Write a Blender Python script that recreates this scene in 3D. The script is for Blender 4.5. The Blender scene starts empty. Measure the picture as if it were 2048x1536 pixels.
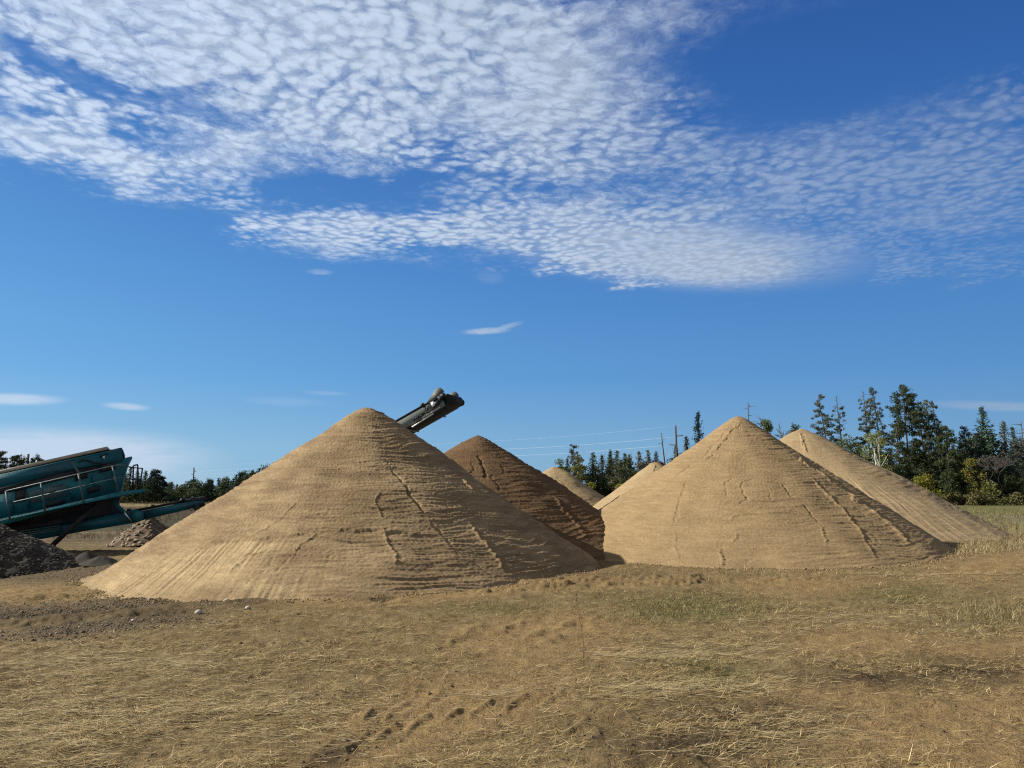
import bpy, bmesh, math, random
import numpy as np
from mathutils import Vector

C = bpy.context.scene.collection
SC = bpy.context.scene
R_ = math.radians

# ------------------------------------------------------------------ camera
F = 1538.0                      # focal length in pixels of the 2048 px photograph
PITCH = R_(7.85)
CAMZ = 1.7
cam = bpy.data.cameras.new('camera'); cam.sensor_width = 36.0; cam.lens = 36.0*F/2048.0
cam.clip_start = 0.05; cam.clip_end = 12000
camo = bpy.data.objects.new('camera', cam); C.objects.link(camo)
camo.location = (0, 0, CAMZ); camo.rotation_euler = (math.pi/2+PITCH, 0, 0)
SC.camera = camo

# ------------------------------------------------------------------ light
SUN_ELEV = R_(30.8)
SUN_AZ = R_(-89)                # from +Y, negative = to the left
sd = Vector((math.sin(SUN_AZ)*math.cos(SUN_ELEV), math.cos(SUN_AZ)*math.cos(SUN_ELEV), math.sin(SUN_ELEV)))
sun = bpy.data.lights.new('sun', 'SUN'); sun.energy = 5.0; sun.angle = R_(0.53); sun.color = (1.0, 0.93, 0.81)
suno = bpy.data.objects.new('sun', sun); C.objects.link(suno)
suno.rotation_euler = (-sd).to_track_quat('-Z', 'Y').to_euler()
SC.cycles.use_denoising = False; SC.cycles.filter_width = 1.2; SC.cycles.max_bounces = 4; SC.cycles.diffuse_bounces = 2; SC.cycles.transparent_max_bounces = 4
SC.view_settings.view_transform = 'Standard'; SC.view_settings.look = 'None'
SC.view_settings.exposure = 0.80; SC.view_settings.gamma = 1.0

# ------------------------------------------------------------------ projection helpers
cp, sp = math.cos(PITCH), math.sin(PITCH)
def ray(x, y):
    a = (x-1024)/F; b = (768-y)/F
    return np.array([a, cp-b*sp, sp+b*cp])
def at(x, y, Y):
    d = ray(x, y); t = Y/d[1]
    return np.array([d[0]*t, Y, CAMZ+d[2]*t])
def proj(V):
    x = V[:, 0]; y = V[:, 1]; z = V[:, 2]-CAMZ
    f = np.maximum(y*cp+z*sp, 0.2); u = -y*sp+z*cp
    return 1024+F*x/f, 768-F*u/f

# ------------------------------------------------------------------ noise
def _perm(seed):
    r = np.random.RandomState(seed); p = r.permutation(256); return np.concatenate([p, p, p])
_PC = {}
def perm(seed):
    if seed not in _PC: _PC[seed] = _perm(seed)
    return _PC[seed]
_g2 = np.array([[math.cos(a), math.sin(a)] for a in np.linspace(0, 2*math.pi, 16, endpoint=False)])
_r = np.random.RandomState(7); _g3 = _r.normal(size=(32, 3)); _g3 /= np.linalg.norm(_g3, axis=1)[:, None]
def n2(x, y, seed=0):
    p = perm(seed)
    xi = np.floor(x).astype(np.int64); yi = np.floor(y).astype(np.int64)
    xf = x-xi; yf = y-yi; xi &= 255; yi &= 255
    u = xf*xf*xf*(xf*(xf*6-15)+10); v = yf*yf*yf*(yf*(yf*6-15)+10)
    def g(ix, iy, dx, dy):
        h = p[p[ix & 255]+(iy & 255)] & 15
        return _g2[h, 0]*dx+_g2[h, 1]*dy
    a = g(xi, yi, xf, yf); b = g(xi+1, yi, xf-1, yf); c = g(xi, yi+1, xf, yf-1); d = g(xi+1, yi+1, xf-1, yf-1)
    return ((a+u*(b-a))*(1-v)+(c+u*(d-c))*v)*1.5
def n3(x, y, z, seed=0):
    p = perm(seed)
    xi = np.floor(x).astype(np.int64); yi = np.floor(y).astype(np.int64); zi = np.floor(z).astype(np.int64)
    xf = x-xi; yf = y-yi; zf = z-zi
    f = lambda t: t*t*t*(t*(t*6-15)+10)
    u, v, w = f(xf), f(yf), f(zf)
    def g(ox, oy, oz):
        h = p[p[p[(xi+ox) & 255]+((yi+oy) & 255)]+((zi+oz) & 255)] & 31
        return _g3[h, 0]*(xf-ox)+_g3[h, 1]*(yf-oy)+_g3[h, 2]*(zf-oz)
    x0 = g(0, 0, 0)*(1-u)+g(1, 0, 0)*u; x1 = g(0, 1, 0)*(1-u)+g(1, 1, 0)*u
    x2 = g(0, 0, 1)*(1-u)+g(1, 0, 1)*u; x3 = g(0, 1, 1)*(1-u)+g(1, 1, 1)*u
    return ((x0*(1-v)+x1*v)*(1-w)+(x2*(1-v)+x3*v)*w)*1.6
def fbm2(x, y, seed=0, octv=4, gain=.5):
    s = 0; a = 1; t = 0
    for i in range(octv):
        s = s+a*n2(x*2**i+17.3*i, y*2**i-9.1*i, seed+i); t += a; a *= gain
    return s/t
def sstep(a, b, x):
    t = np.clip((x-a)/(b-a), 0, 1); return t*t*(3-2*t)
def pdist(px, py, pts):
    """distance in pixels to a polyline and the signed side"""
    best = np.full(px.shape, 1e9); side = np.zeros(px.shape); along = np.zeros(px.shape); L = 0
    tot = sum(math.hypot(pts[i+1][0]-pts[i][0], pts[i+1][1]-pts[i][1]) for i in range(len(pts)-1))
    for i in range(len(pts)-1):
        x0, y0 = pts[i]; x1, y1 = pts[i+1]; dx, dy = x1-x0, y1-y0; l = math.hypot(dx, dy)
        t = np.clip(((px-x0)*dx+(py-y0)*dy)/(l*l), 0, 1)
        ex = px-x0-t*dx; ey = py-y0-t*dy; d = np.hypot(ex, ey); m = d < best
        best = np.where(m, d, best); side = np.where(m, (dx*ey-dy*ex)/l, side); along = np.where(m, (L+t*l)/tot, along); L += l
    return best, side, along

# ------------------------------------------------------------------ object helpers
def tag(o, label=None, cat=None, group=None, kind=None):
    if label: o['label'] = label
    if cat: o['category'] = cat
    if group: o['group'] = group
    if kind: o['kind'] = kind
    return o
def empty(name, loc, label=None, cat=None, group=None):
    o = bpy.data.objects.new(name, None); C.objects.link(o); o.location = loc; o.empty_display_size = .3
    return tag(o, label, cat, group)
def mesh_np(name, V, Fc, mat, parent=None, smooth=False, col=None):
    """V in world coordinates; parents are unrotated so local = world - parent location"""
    V = np.asarray(V, dtype=np.float64)
    if parent is not None:
        off = np.zeros(3); p = parent
        while p is not None: off += np.array(p.location); p = p.parent
        V = V-off
    if not isinstance(Fc, (list, tuple)): Fc = [Fc]
    Fc = [np.asarray(f, dtype=np.int32) for f in Fc if len(f)]
    me = bpy.data.meshes.new(name)
    me.vertices.add(len(V)); me.vertices.foreach_set('co', V.astype(np.float32).ravel())
    nl = sum(f.size for f in Fc); nf = sum(len(f) for f in Fc)
    me.loops.add(nl); me.loops.foreach_set('vertex_index', np.concatenate([f.ravel() for f in Fc]))
    st = []; s = 0
    for f in Fc:
        k = f.shape[1]; st.append(s+np.arange(len(f))*k); s += f.size
    me.polygons.add(nf); me.polygons.foreach_set('loop_start', np.concatenate(st).astype(np.int32))
    if smooth: me.polygons.foreach_set('use_smooth', np.ones(nf, dtype=bool))
    if col is not None:
        at_ = me.color_attributes.new('Col', 'FLOAT_COLOR', 'POINT')
        c4 = np.ones((len(V), 4), dtype=np.float32); c4[:, :3] = col
        at_.data.foreach_set('color', c4.ravel())
    me.update(calc_edges=True); me.validate()
    if mat: me.materials.append(mat)
    o = bpy.data.objects.new(name, me); C.objects.link(o)
    if parent is not None: o.parent = parent
    return o
class MB:
    """collects solid shapes that form ONE part"""
    def __init__(s): s.V = []; s.Q = []; s.T = []; s.n = 0
    def add(s, V, Q=(), T=()):
        s.V.append(np.asarray(V, float))
        for q in Q: s.Q.append([i+s.n for i in q])
        for t in T: s.T.append([i+s.n for i in t])
        s.n += len(V)
    def hexa(s, P):            # 8 points: 4 of one face, 4 of the opposite one
        s.add(P, [(0, 3, 2, 1), (4, 5, 6, 7), (0, 1, 5, 4), (1, 2, 6, 5), (2, 3, 7, 6), (3, 0, 4, 7)])
    def prism(s, P, d):        # polygon extruded by the vector d
        P = np.asarray(P, float); n = len(P); V = np.vstack([P, P+d])
        T = [(0, i, i+1) for i in range(1, n-1)]+[(n, n+i+1, n+i) for i in range(1, n-1)]
        s.add(V, [(i, i+n, (i+1) % n+n, (i+1) % n) for i in range(n)], T)
    def box(s, c, ax, ay, az): # centre and three half vectors
        c, ax, ay, az = [np.asarray(q, float) for q in (c, ax, ay, az)]
        s.hexa([c-ax-ay-az, c+ax-ay-az, c+ax+ay-az, c-ax+ay-az, c-ax-ay+az, c+ax-ay+az, c+ax+ay+az, c-ax+ay+az])
    def tube(s, P, r, k=6, r1=None):
        P = [np.asarray(p, float) for p in P]; n = len(P); V = []
        for i, p in enumerate(P):
            t = P[min(i+1, n-1)]-P[max(i-1, 0)]; t = t/(np.linalg.norm(t)+1e-9)
            a = np.cross(t, [0, 0, 1.0]) if abs(t[2]) < .9 else np.cross(t, [1.0, 0, 0]); a /= np.linalg.norm(a); b = np.cross(t, a)
            rr = r if r1 is None else r+(r1-r)*i/(n-1)
            for j in range(k):
                w = 2*math.pi*j/k; V.append(p+rr*(math.cos(w)*a+math.sin(w)*b))
        Q = [(i*k+j, i*k+(j+1) % k, (i+1)*k+(j+1) % k, (i+1)*k+j) for i in range(n-1) for j in range(k)]
        T = [(0, j+1, j) for j in range(1, k-1)]+[((n-1)*k, (n-1)*k+j, (n-1)*k+j+1) for j in range(1, k-1)]
        s.add(V, Q, T)
    def bar(s, a, b, w, h, up=(0, 0, 1)):  # rectangular bar from a to b
        a, b = np.asarray(a, float), np.asarray(b, float); t = b-a; l = np.linalg.norm(t); t /= l
        sd_ = np.cross(t, up); sd_ /= np.linalg.norm(sd_)+1e-9; u = np.cross(sd_, t)
        s.box((a+b)/2, t*l/2, sd_*w/2, u*h/2)
    def build(s, name, mat, parent=None, smooth=False):
        fs = []
        if s.Q: fs.append(np.array(s.Q))
        if s.T: fs.append(np.array(s.T))
        return mesh_np(name, np.vstack(s.V), fs, mat, parent, smooth)

# ------------------------------------------------------------------ node helpers
class NT:
    def __init__(s, nt): s.nt = nt
    def new(s, t, **k):
        n = s.nt.nodes.new(t)
        for a, b in k.items(): setattr(n, a, b)
        return n
    def put(s, sock, v):
        if isinstance(v, bpy.types.NodeSocket): s.nt.links.new(v, sock)
        elif v is not None: sock.default_value = v
    def m(s, op, a, b=None, c=None, clamp=False):
        n = s.new('ShaderNodeMath', operation=op, use_clamp=clamp)
        s.put(n.inputs[0], a); s.put(n.inputs[1], b); s.put(n.inputs[2], c)
        return n.outputs[0]
    def noise(s, vec, scale, detail=3, rough=.55, dist=0, lac=2.0, dim='3D'):
        n = s.new('ShaderNodeTexNoise', noise_dimensions=dim); s.put(n.inputs['Vector'], vec); n.inputs['Scale'].default_value = scale
        n.inputs['Detail'].default_value = detail; n.inputs['Roughness'].default_value = rough
        n.inputs['Distortion'].default_value = dist; n.inputs['Lacunarity'].default_value = lac
        return n.outputs[0]
    def mix(s, f, a, b, mode='MIX', clamp=False):
        n = s.new('ShaderNodeMix', data_type='RGBA', blend_type=mode)
        s.put(n.inputs[0], f); s.put(n.inputs[6], a); s.put(n.inputs[7], b)
        return n.outputs[2]
    def ramp(s, f, lo, hi, a=0.0, b=1.0, smooth=True):
        n = s.new('ShaderNodeMapRange', interpolation_type='SMOOTHSTEP' if smooth else 'LINEAR')
        s.put(n.inputs[0], f); s.put(n.inputs[1], lo); s.put(n.inputs[2], hi); s.put(n.inputs[3], a); s.put(n.inputs[4], b)
        return n.outputs[0]
def rgba(c): return (c[0], c[1], c[2], 1.0)
def new_mat(name, color=(.5, .5, .5), rough=.8, metal=0.0, spec=.3):
    m = bpy.data.materials.new(name); m.use_nodes = True
    b = m.node_tree.nodes['Principled BSDF']
    b.inputs['Base Color'].default_value = rgba(color); b.inputs['Roughness'].default_value = rough
    b.inputs['Metallic'].default_value = metal; b.inputs['Specular IOR Level'].default_value = spec
    return m, NT(m.node_tree), b
def attr_col(N, name='Col'):
    n = N.new('ShaderNodeAttribute', attribute_name=name); return n.outputs['Color']
def geo_pos(N): return N.new('ShaderNodeNewGeometry').outputs['Position']
def bump(N, b, h, strength, dist):
    n = N.new('ShaderNodeBump'); n.inputs['Strength'].default_value = strength; n.inputs['Distance'].default_value = dist
    N.put(n.inputs['Height'], h); N.put(b.inputs['Normal'], n.outputs[0])

# ------------------------------------------------------------------ world: sky with a layer of small clouds
W = bpy.data.worlds.new('World'); SC.world = W; W.use_nodes = True
wn = W.node_tree; wn.nodes.clear(); N = NT(wn)
sky = N.new('ShaderNodeTexSky', sky_type='NISHITA', sun_disc=False)
sky.sun_elevation = SUN_ELEV; sky.sun_rotation = SUN_AZ; sky.air_density = 1.0; sky.dust_density = .4; sky.ozone_density = 2.0
dirv = N.new('ShaderNodeTexCoord').outputs['Generated']
sep = N.new('ShaderNodeSeparateXYZ'); N.put(sep.inputs[0], dirv)
dx, dy, dz = sep.outputs
# clear-sky colour: Nishita blended with the deep blue autumn sky, paler low down and towards the sun
az = N.m('MULTIPLY', N.m('ARCTAN2', dx, dy), 57.2958); el = N.m('MULTIPLY', N.m('ARCSINE', dz), 57.2958)
cr_ = N.new('ShaderNodeValToRGB'); N.put(cr_.inputs[0], N.ramp(el, -2.0, 60.0, 0, 1, False))
e_ = cr_.color_ramp.elements
SKY = [(-2, (0.2400, 0.4441, 0.6160)), (3, (0.1900, 0.4063, 0.6512)), (8, (0.1050, 0.3166, 0.6556)), (16, (0.0660, 0.2315, 0.5808)), (27, (0.0340, 0.1417, 0.4400)), (36, (0.0210, 0.0964, 0.3520)), (60, (0.0140, 0.0614, 0.2464))]
for i, (d_, c_) in enumerate(SKY):
    el_ = e_[i] if i < 2 else e_.new((d_+2)/62.0)
    if i < 2: el_.position = (d_+2)/62.0 if i == 0 else (d_+2)/62.0
    el_.color = rgba(tuple(q*8.6 for q in c_))
side = N.new('ShaderNodeValToRGB'); N.put(side.inputs[0], N.ramp(az, -60.0, 60.0, 0, 1, False))
e_ = side.color_ramp.elements; e_[0].color = (1.60, 1.45, 1.26, 1); e_[1].color = (.58, .70, .80, 1); q_ = e_.new(.5); q_.color = (1, 1, 1, 1)
grad = N.mix(1.0, cr_.outputs[0], side.outputs[0], 'MULTIPLY')
skyc = N.mix(.92, sky.outputs[0], grad)
# position on a flat cloud layer of unit height
zc = N.m('MAXIMUM', dz, 0.03)
u_ = N.m('DIVIDE', dx, zc); v_ = N.m('DIVIDE', dy, zc)
comb = N.new('ShaderNodeCombineXYZ'); N.put(comb.inputs[0], u_); N.put(comb.inputs[1], v_)
uv = comb.outputs[0]
# azimuth / elevation in degrees, for laying out the cloud banks
cae = N.new('ShaderNodeCombineXYZ'); N.put(cae.inputs[0], az); N.put(cae.inputs[1], el)
rag = N.new('ShaderNodeTexNoise', noise_dimensions='2D'); N.put(rag.inputs['Vector'], uv); rag.inputs['Scale'].default_value = 3.2; rag.inputs['Detail'].default_value = 5; rag.inputs['Roughness'].default_value = .6
ragv = N.new('ShaderNodeVectorMath', operation='MULTIPLY_ADD'); N.put(ragv.inputs[0], rag.outputs['Color']); N.put(ragv.inputs[1], N.mix(N.ramp(el, 7.0, 14.0), (0, 0, 0, 1), (9.0, 4.5, 0, 1))); N.put(ragv.inputs[2], cae.outputs[0])
ragc = N.new('ShaderNodeVectorMath', operation='MULTIPLY_ADD'); N.put(ragc.inputs[0], N.mix(N.ramp(el, 7.0, 14.0), (0, 0, 0, 1), (9.0, 4.5, 0, 1))); ragc.inputs[1].default_value = (-.5, -.5, 0); N.put(ragc.inputs[2], ragv.outputs[0]); ae = ragc.outputs[0]
def azel(x, y):
    d = ray(x, y); d = d/np.linalg.norm(d); return math.degrees(math.atan2(d[0], d[1])), math.degrees(math.asin(d[2]))
def blob(x0, y0, x1, y1, width, amp, vec=None):
    """elongated soft bank between two directions; width in photo pixels (1 deg = 27 px)"""
    a0, e0 = azel(x0, y0); a1, e1 = azel(x1, y1); w = width/27.0
    n = N.new('ShaderNodeMapping', vector_type='TEXTURE'); N.put(n.inputs[0], vec or ae)
    n.inputs['Location'].default_value = ((a0+a1)/2, (e0+e1)/2, 0); n.inputs['Rotation'].default_value = (0, 0, math.atan2(e1-e0, a1-a0))
    n.inputs['Scale'].default_value = (math.hypot(a1-a0, e1-e0)/2+w*.6, w, 1)
    l = N.new('ShaderNodeVectorMath', operation='LENGTH'); N.put(l.inputs[0], n.outputs[0])
    return N.ramp(l.outputs['Value'], .35, 1.45, amp, 0.0)
banks = [
    (-300, -60, 900, 20, 150, .95), (-100, 110, 600, 110, 70, .40), (520, 130, 1000, 170, 150, .75), (380, 30, 1250, 50, 120, .40), (900, 120, 1380, 110, 140, .45),
    (-200, 250, 200, 300, 42, .80), (0, 205, 200, 225, 40, .5), (160, 320, 520, 380, 44, .80), (380, 260, 760, 290, 70, .55), (120, 230, 520, 300, 60, .35),
    (500, 452, 900, 468, 46, .95), (860, 440, 1450, 470, 72, .95), (1150, 510, 1560, 530, 48, .95), (465, 447, 520, 455, 20, .6), (1450, 495, 1720, 495, 24, .5),
    (1300, 390, 2100, 420, 120, .62), (1550, 300, 2200, 280, 115, .60), (980, 235, 1350, 270, 110, .60), (1250, 15, 1800, 15, 50, .36),
    (1800, 525, 2150, 530, 30, .34), (760, 320, 1150, 335, 52, .42), (1850, 200, 2100, 180, 60, .28),
    (-40, 85, 230, 165, 22, -.85), (230, 165, 560, 235, 24, -.60), (560, 393, 880, 352, 20, -.55), (1450, 130, 2000, 90, 90, -.45),
]
dens = None
for b_ in banks:
    g_ = blob(*b_); dens = g_ if dens is None else N.m('ADD', dens, g_)
dens = N.m('MINIMUM', dens, 1.15)
# small puffs (altocumulus cells) + ragged fbm
warp = N.new('ShaderNodeTexNoise', noise_dimensions='2D'); N.put(warp.inputs['Vector'], uv); warp.inputs['Scale'].default_value = 14.0; warp.inputs['Detail'].default_value = 4
big = N.new('ShaderNodeTexNoise', noise_dimensions='2D'); N.put(big.inputs['Vector'], uv); big.inputs['Scale'].default_value = 1.3; big.inputs['Detail'].default_value = 2
bv = N.new('ShaderNodeVectorMath', operation='MULTIPLY_ADD'); N.put(bv.inputs[0], big.outputs['Color']); bv.inputs[1].default_value = (.16, .16, 0); N.put(bv.inputs[2], uv)
wv = N.new('ShaderNodeVectorMath', operation='MULTIPLY_ADD'); N.put(wv.inputs[0], warp.outputs['Color']); wv.inputs[1].default_value = (.055, .055, 0); N.put(wv.inputs[2], bv.outputs[0])
vor = N.new('ShaderNodeTexVoronoi', feature='SMOOTH_F1', voronoi_dimensions='2D'); N.put(vor.inputs['Vector'], wv.outputs[0]); vor.inputs['Scale'].default_value = 23.0
vor.inputs['Smoothness'].default_value = .55; vor.inputs['Randomness'].default_value = 1.0
cell = N.m('SUBTRACT', N.ramp(vor.outputs['Distance'], .05, .80, 1.0, 0.0), .5)
fb = N.m('SUBTRACT', N.noise(uv, 3.4, 5, .6, .6, dim='2D'), .5)
fine = N.m('SUBTRACT', N.noise(wv.outputs[0], 11.0, 6, .62, .2, dim='2D'), .5)
cellw = N.ramp(N.noise(uv, 1.9, 2, .5, .3, dim='2D'), .34, .66, .22, .85)
s1 = N.m('ADD', N.m('MULTIPLY', cell, cellw), N.m('MULTIPLY', fb, 1.5))
fluff = N.m('SUBTRACT', N.noise(wv.outputs[0], 60.0, 5, .65, .3, dim='2D'), .5)
s1 = N.m('ADD', N.m('ADD', s1, N.m('MULTIPLY', fine, .85)), N.m('MULTIPLY', fluff, .95))
thick = N.m('ADD', dens, N.m('MULTIPLY', s1, N.ramp(dens, 0, .5, .25, 1.0)))
alpha = N.ramp(thick, -.10, 1.52)
alpha = N.m('MULTIPLY', alpha, N.m('MULTIPLY', N.m('MULTIPLY', N.ramp(dens, .0, .95, .30, .93), N.ramp(dens, .02, .12)), N.ramp(az, 2.0, 28.0, 1.0, .42)))
# thin low streaks and the pale veil near the left horizon
def wisp(x0, y0, x1, y1, w, amp, sc=(1, 1, 1)):
    return blob(x0, y0, x1, y1, w, amp)
mp = N.new('ShaderNodeMapping'); N.put(mp.inputs[0], dirv); mp.inputs['Scale'].default_value = (7, 7, 60)
streak = N.noise(mp.outputs[0], 3.0, 5, .6, .5)
low = None
for b_ in [(-150, 905, 360, 915, 42, 1.1), (-60, 796, 110, 800, 9, .85), (215, 810, 290, 816, 6, .7), (935, 664, 1010, 660, 6, .8), (1000, 656, 1040, 646, 5, .4),
           (1880, 808, 2100, 816, 8, .45), (500, 800, 640, 806, 8, .14), (610, 784, 690, 788, 4, .2), (-50, 985, 560, 990, 40, .35), (620, 543, 660, 545, 5, .35), (1060, 470, 1640, 512, 62, .86), (1300, 535, 1560, 545, 30, .5), (560, 120, 950, 150, 130, .22), (-60, 270, 160, 300, 24, .35), (960, 552, 1000, 556, 12, .12)]:
    g_ = blob(*b_, vec=cae.outputs[0]); low = g_ if low is None else N.m('ADD', low, g_)
low = N.m('MULTIPLY', low, N.ramp(streak, .25, .62, .62, 1.0)); low = N.m('MINIMUM', low, .85)
alpha = N.m('MAXIMUM', alpha, low)
# clouds: brighter towards the sun, a little darker where thin or grey
toward = N.ramp(az, -45.0, 40.0, 1.0, .0, False)
lit = N.m('ADD', .62, N.m('MULTIPLY', toward, .38))
lit = N.m('MULTIPLY', lit, N.ramp(N.m('MULTIPLY', N.m('ADD', cell, N.m('ADD', N.m('MULTIPLY', fine, .9), fluff)), N.ramp(el, 7.0, 13.0)), -.5, .6, .84, 1.10, False))
ccol = N.mix(lit, (0, 0, 0, 1), (5.45, 6.5, 8.0, 1))
over = N.m('MAXIMUM', N.ramp(el, 38.0, 52.0), N.ramp(N.m('ABSOLUTE', az), 75.0, 110.0))  # unseen warm grey cover overhead and behind, added to neutralise the blue skylight
over = N.m('MULTIPLY', over, N.ramp(el, 3.0, 20.0, .35, .80))
final = N.mix(over, N.mix(alpha, skyc, ccol), (4.1, 3.95, 3.8, 1))
bg = N.new('ShaderNodeBackground'); N.put(bg.inputs[0], final); bg.inputs[1].default_value = 0.068
wo = N.new('ShaderNodeOutputWorld'); N.put(wo.inputs[0], bg.outputs[0])

# ------------------------------------------------------------------ terrain
PILES = {   # name: centre x, y, base z, R, H
    'A': (-3.42, 18.1, -.10, 5.55, 3.79), 'B': (-.98, 22.3, .0, 5.25, 3.36), 'C': (6.36, 21.6, .0, 5.55, 3.77),
    'D': (10.75, 28.4, .05, 6.55, 3.95), 'E': (3.6, 65.0, .0, 5.3, 3.75), 'F': (10.2, 55.0, .0, 4.9, 3.70)}
def zbase(x, y):
    z = (-.13*sstep(-2.0, -7.0, x)-.29*sstep(-8.5, -13.5, x))*sstep(6, 13, y)
    z = z+.17*sstep(6, 11.5, x)*sstep(9, 17, y)*(1-sstep(23, 36, y))
    z = z+.08*sstep(-3, 1.0, x)*sstep(10.5, 15, y)*(1-sstep(24, 34, y))
    return z
def zbase1(x, y): return float(zbase(np.array([float(x)]), np.array([float(y)]))[0])
def gp(x, y):
    """point of the ground seen at a pixel"""
    d = ray(x, y); t = 3.0
    for _ in range(60):
        zz = zbase1(d[0]*t, d[1]*t); t2 = (zz-CAMZ)/d[2]; t = .5*t+.5*t2
    return np.array([d[0]*t, d[1]*t, zbase1(d[0]*t, d[1]*t)])
def ell(px, py, cx, cy, rx, ry, rot=0):
    c, s_ = math.cos(R_(rot)), math.sin(R_(rot)); dx_, dy_ = px-cx, py-cy
    return np.exp(-(((dx_*c+dy_*s_)/rx)**2+((-dx_*s_+dy_*c)/ry)**2))
def ground_masks(x, y):
    """cover of the ground at world x, y: how much gravel, bare sand, green grass, dark dirt, straw"""
    px, py = proj(np.stack([x, y, zbase(x, y)], 1))
    w1 = fbm2(x*.9, y*.9, 21, 4); w2 = fbm2(x*2.7, y*2.7, 27, 3)
    px = px+w1*60; py = py+w2*9
    gravel = np.zeros_like(x)
    for a in [(120, 1222, 260, 17, -4), (270, 1212, 190, 14, -7), (200, 1253, 190, 15, -6), (70, 1150, 240, 14, -2), (210, 1138, 90, 14, 0), (430, 1205, 100, 8, -3)]:
        gravel = np.maximum(gravel, ell(px, py, *a)*1.5)
    gravel = np.maximum(gravel, .55*ell(px, py, 1260, 1150, 160, 12, 0))
    bare = np.zeros_like(x)
    for a in [(900, 1420, 260, 62, -12), (760, 1480, 220, 60, -20), (850, 1450, 200, 50, -14), (1230, 1160, 190, 13, -2), (1050, 1290, 150, 50, 0), (1130, 1250, 160, 28, 0), (1720, 1285, 140, 22, 0), (1850, 1450, 220, 60, -10),
              (1960, 1300, 90, 14, 0), (1700, 1390, 150, 30, 0), (1990, 1130, 90, 22, -12), (950, 1180, 260, 14, -6), (1600, 1170, 130, 20, 0), (90, 1185, 130, 15, 0), (1990, 1520, 160, 40, 0), (560, 1195, 200, 8, 0)]:
        bare = np.maximum(bare, ell(px, py, *a)*1.5)
    green = np.zeros_like(x)
    for a in [(1370, 1208, 150, 26, 0), (1380, 1230, 110, 18, 0), (1000, 1218, 120, 14, 0), (1420, 1340, 90, 24, 0), (1800, 1190, 120, 22, 0), (1980, 1225, 90, 26, 0)]:
        green = np.maximum(green, ell(px, py, *a))
    dark = np.zeros_like(x)
    for a in [(60, 1238, 190, 9, -5), (300, 1232, 90, 9, -4), (490, 1203, 60, 9, 0), (260, 1240, 130, 8, -8), (1750, 1355, 120, 20, 0), (1930, 1345, 150, 26, 0), (660, 1510, 90, 26, -20), (1400, 1490, 200, 45, 0), (760, 1195, 50, 6, 0), (1480, 1440, 160, 40, 0)]:
        dark = np.maximum(dark, ell(px, py, *a))
    near = 1-sstep(24, 34, y)
    return [np.clip(q, 0, 1)*near for q in (gravel, bare, green, dark)]+[px, py, w1, w2]

LUGS = []      # tyre and track prints pressed into the ground: centre px, direction px, length px
for i, (x, y) in enumerate([(690, 1500), (750, 1480), (815, 1462), (880, 1446), (940, 1432), (1010, 1420), (1085, 1408), (700, 1452), (770, 1436), (835, 1420), (1130, 1468), (620, 1516)]):
    LUGS.append((x, y, x+42, y-30))
for (x, y) in [(930, 1262), (975, 1270), (1010, 1258), (1050, 1276), (1085, 1284), (1110, 1262), (900, 1282), (1040, 1250), (1125, 1250), (1160, 1246), (1180, 1252), (870, 1298)]:
    LUGS.append((x, y, x+34, y-12))
def ground_height(x, y, masks=None):
    z = zbase(x, y)
    gravel, bare, green, dark, px, py, w1, w2 = masks if masks is not None else ground_masks(x, y)
    near = 1-sstep(30, 60, y)
    z = z+near*(.035*fbm2(x*.8, y*1.1, 3, 3)+.032*fbm2(x*3.1, y*3.6, 5, 3)+(.017-.007*bare)*fbm2(x*10, y*11, 8, 3))
    z = z+near*(.022*np.maximum(fbm2(x*4.2, y*6, 12, 3), 0)*(1+1.6*dark)*(1-.6*bare))
    z = z+.10*sstep(60, 120, y)*fbm2(x*.05, y*.05, 33, 2)
    return z
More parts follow.
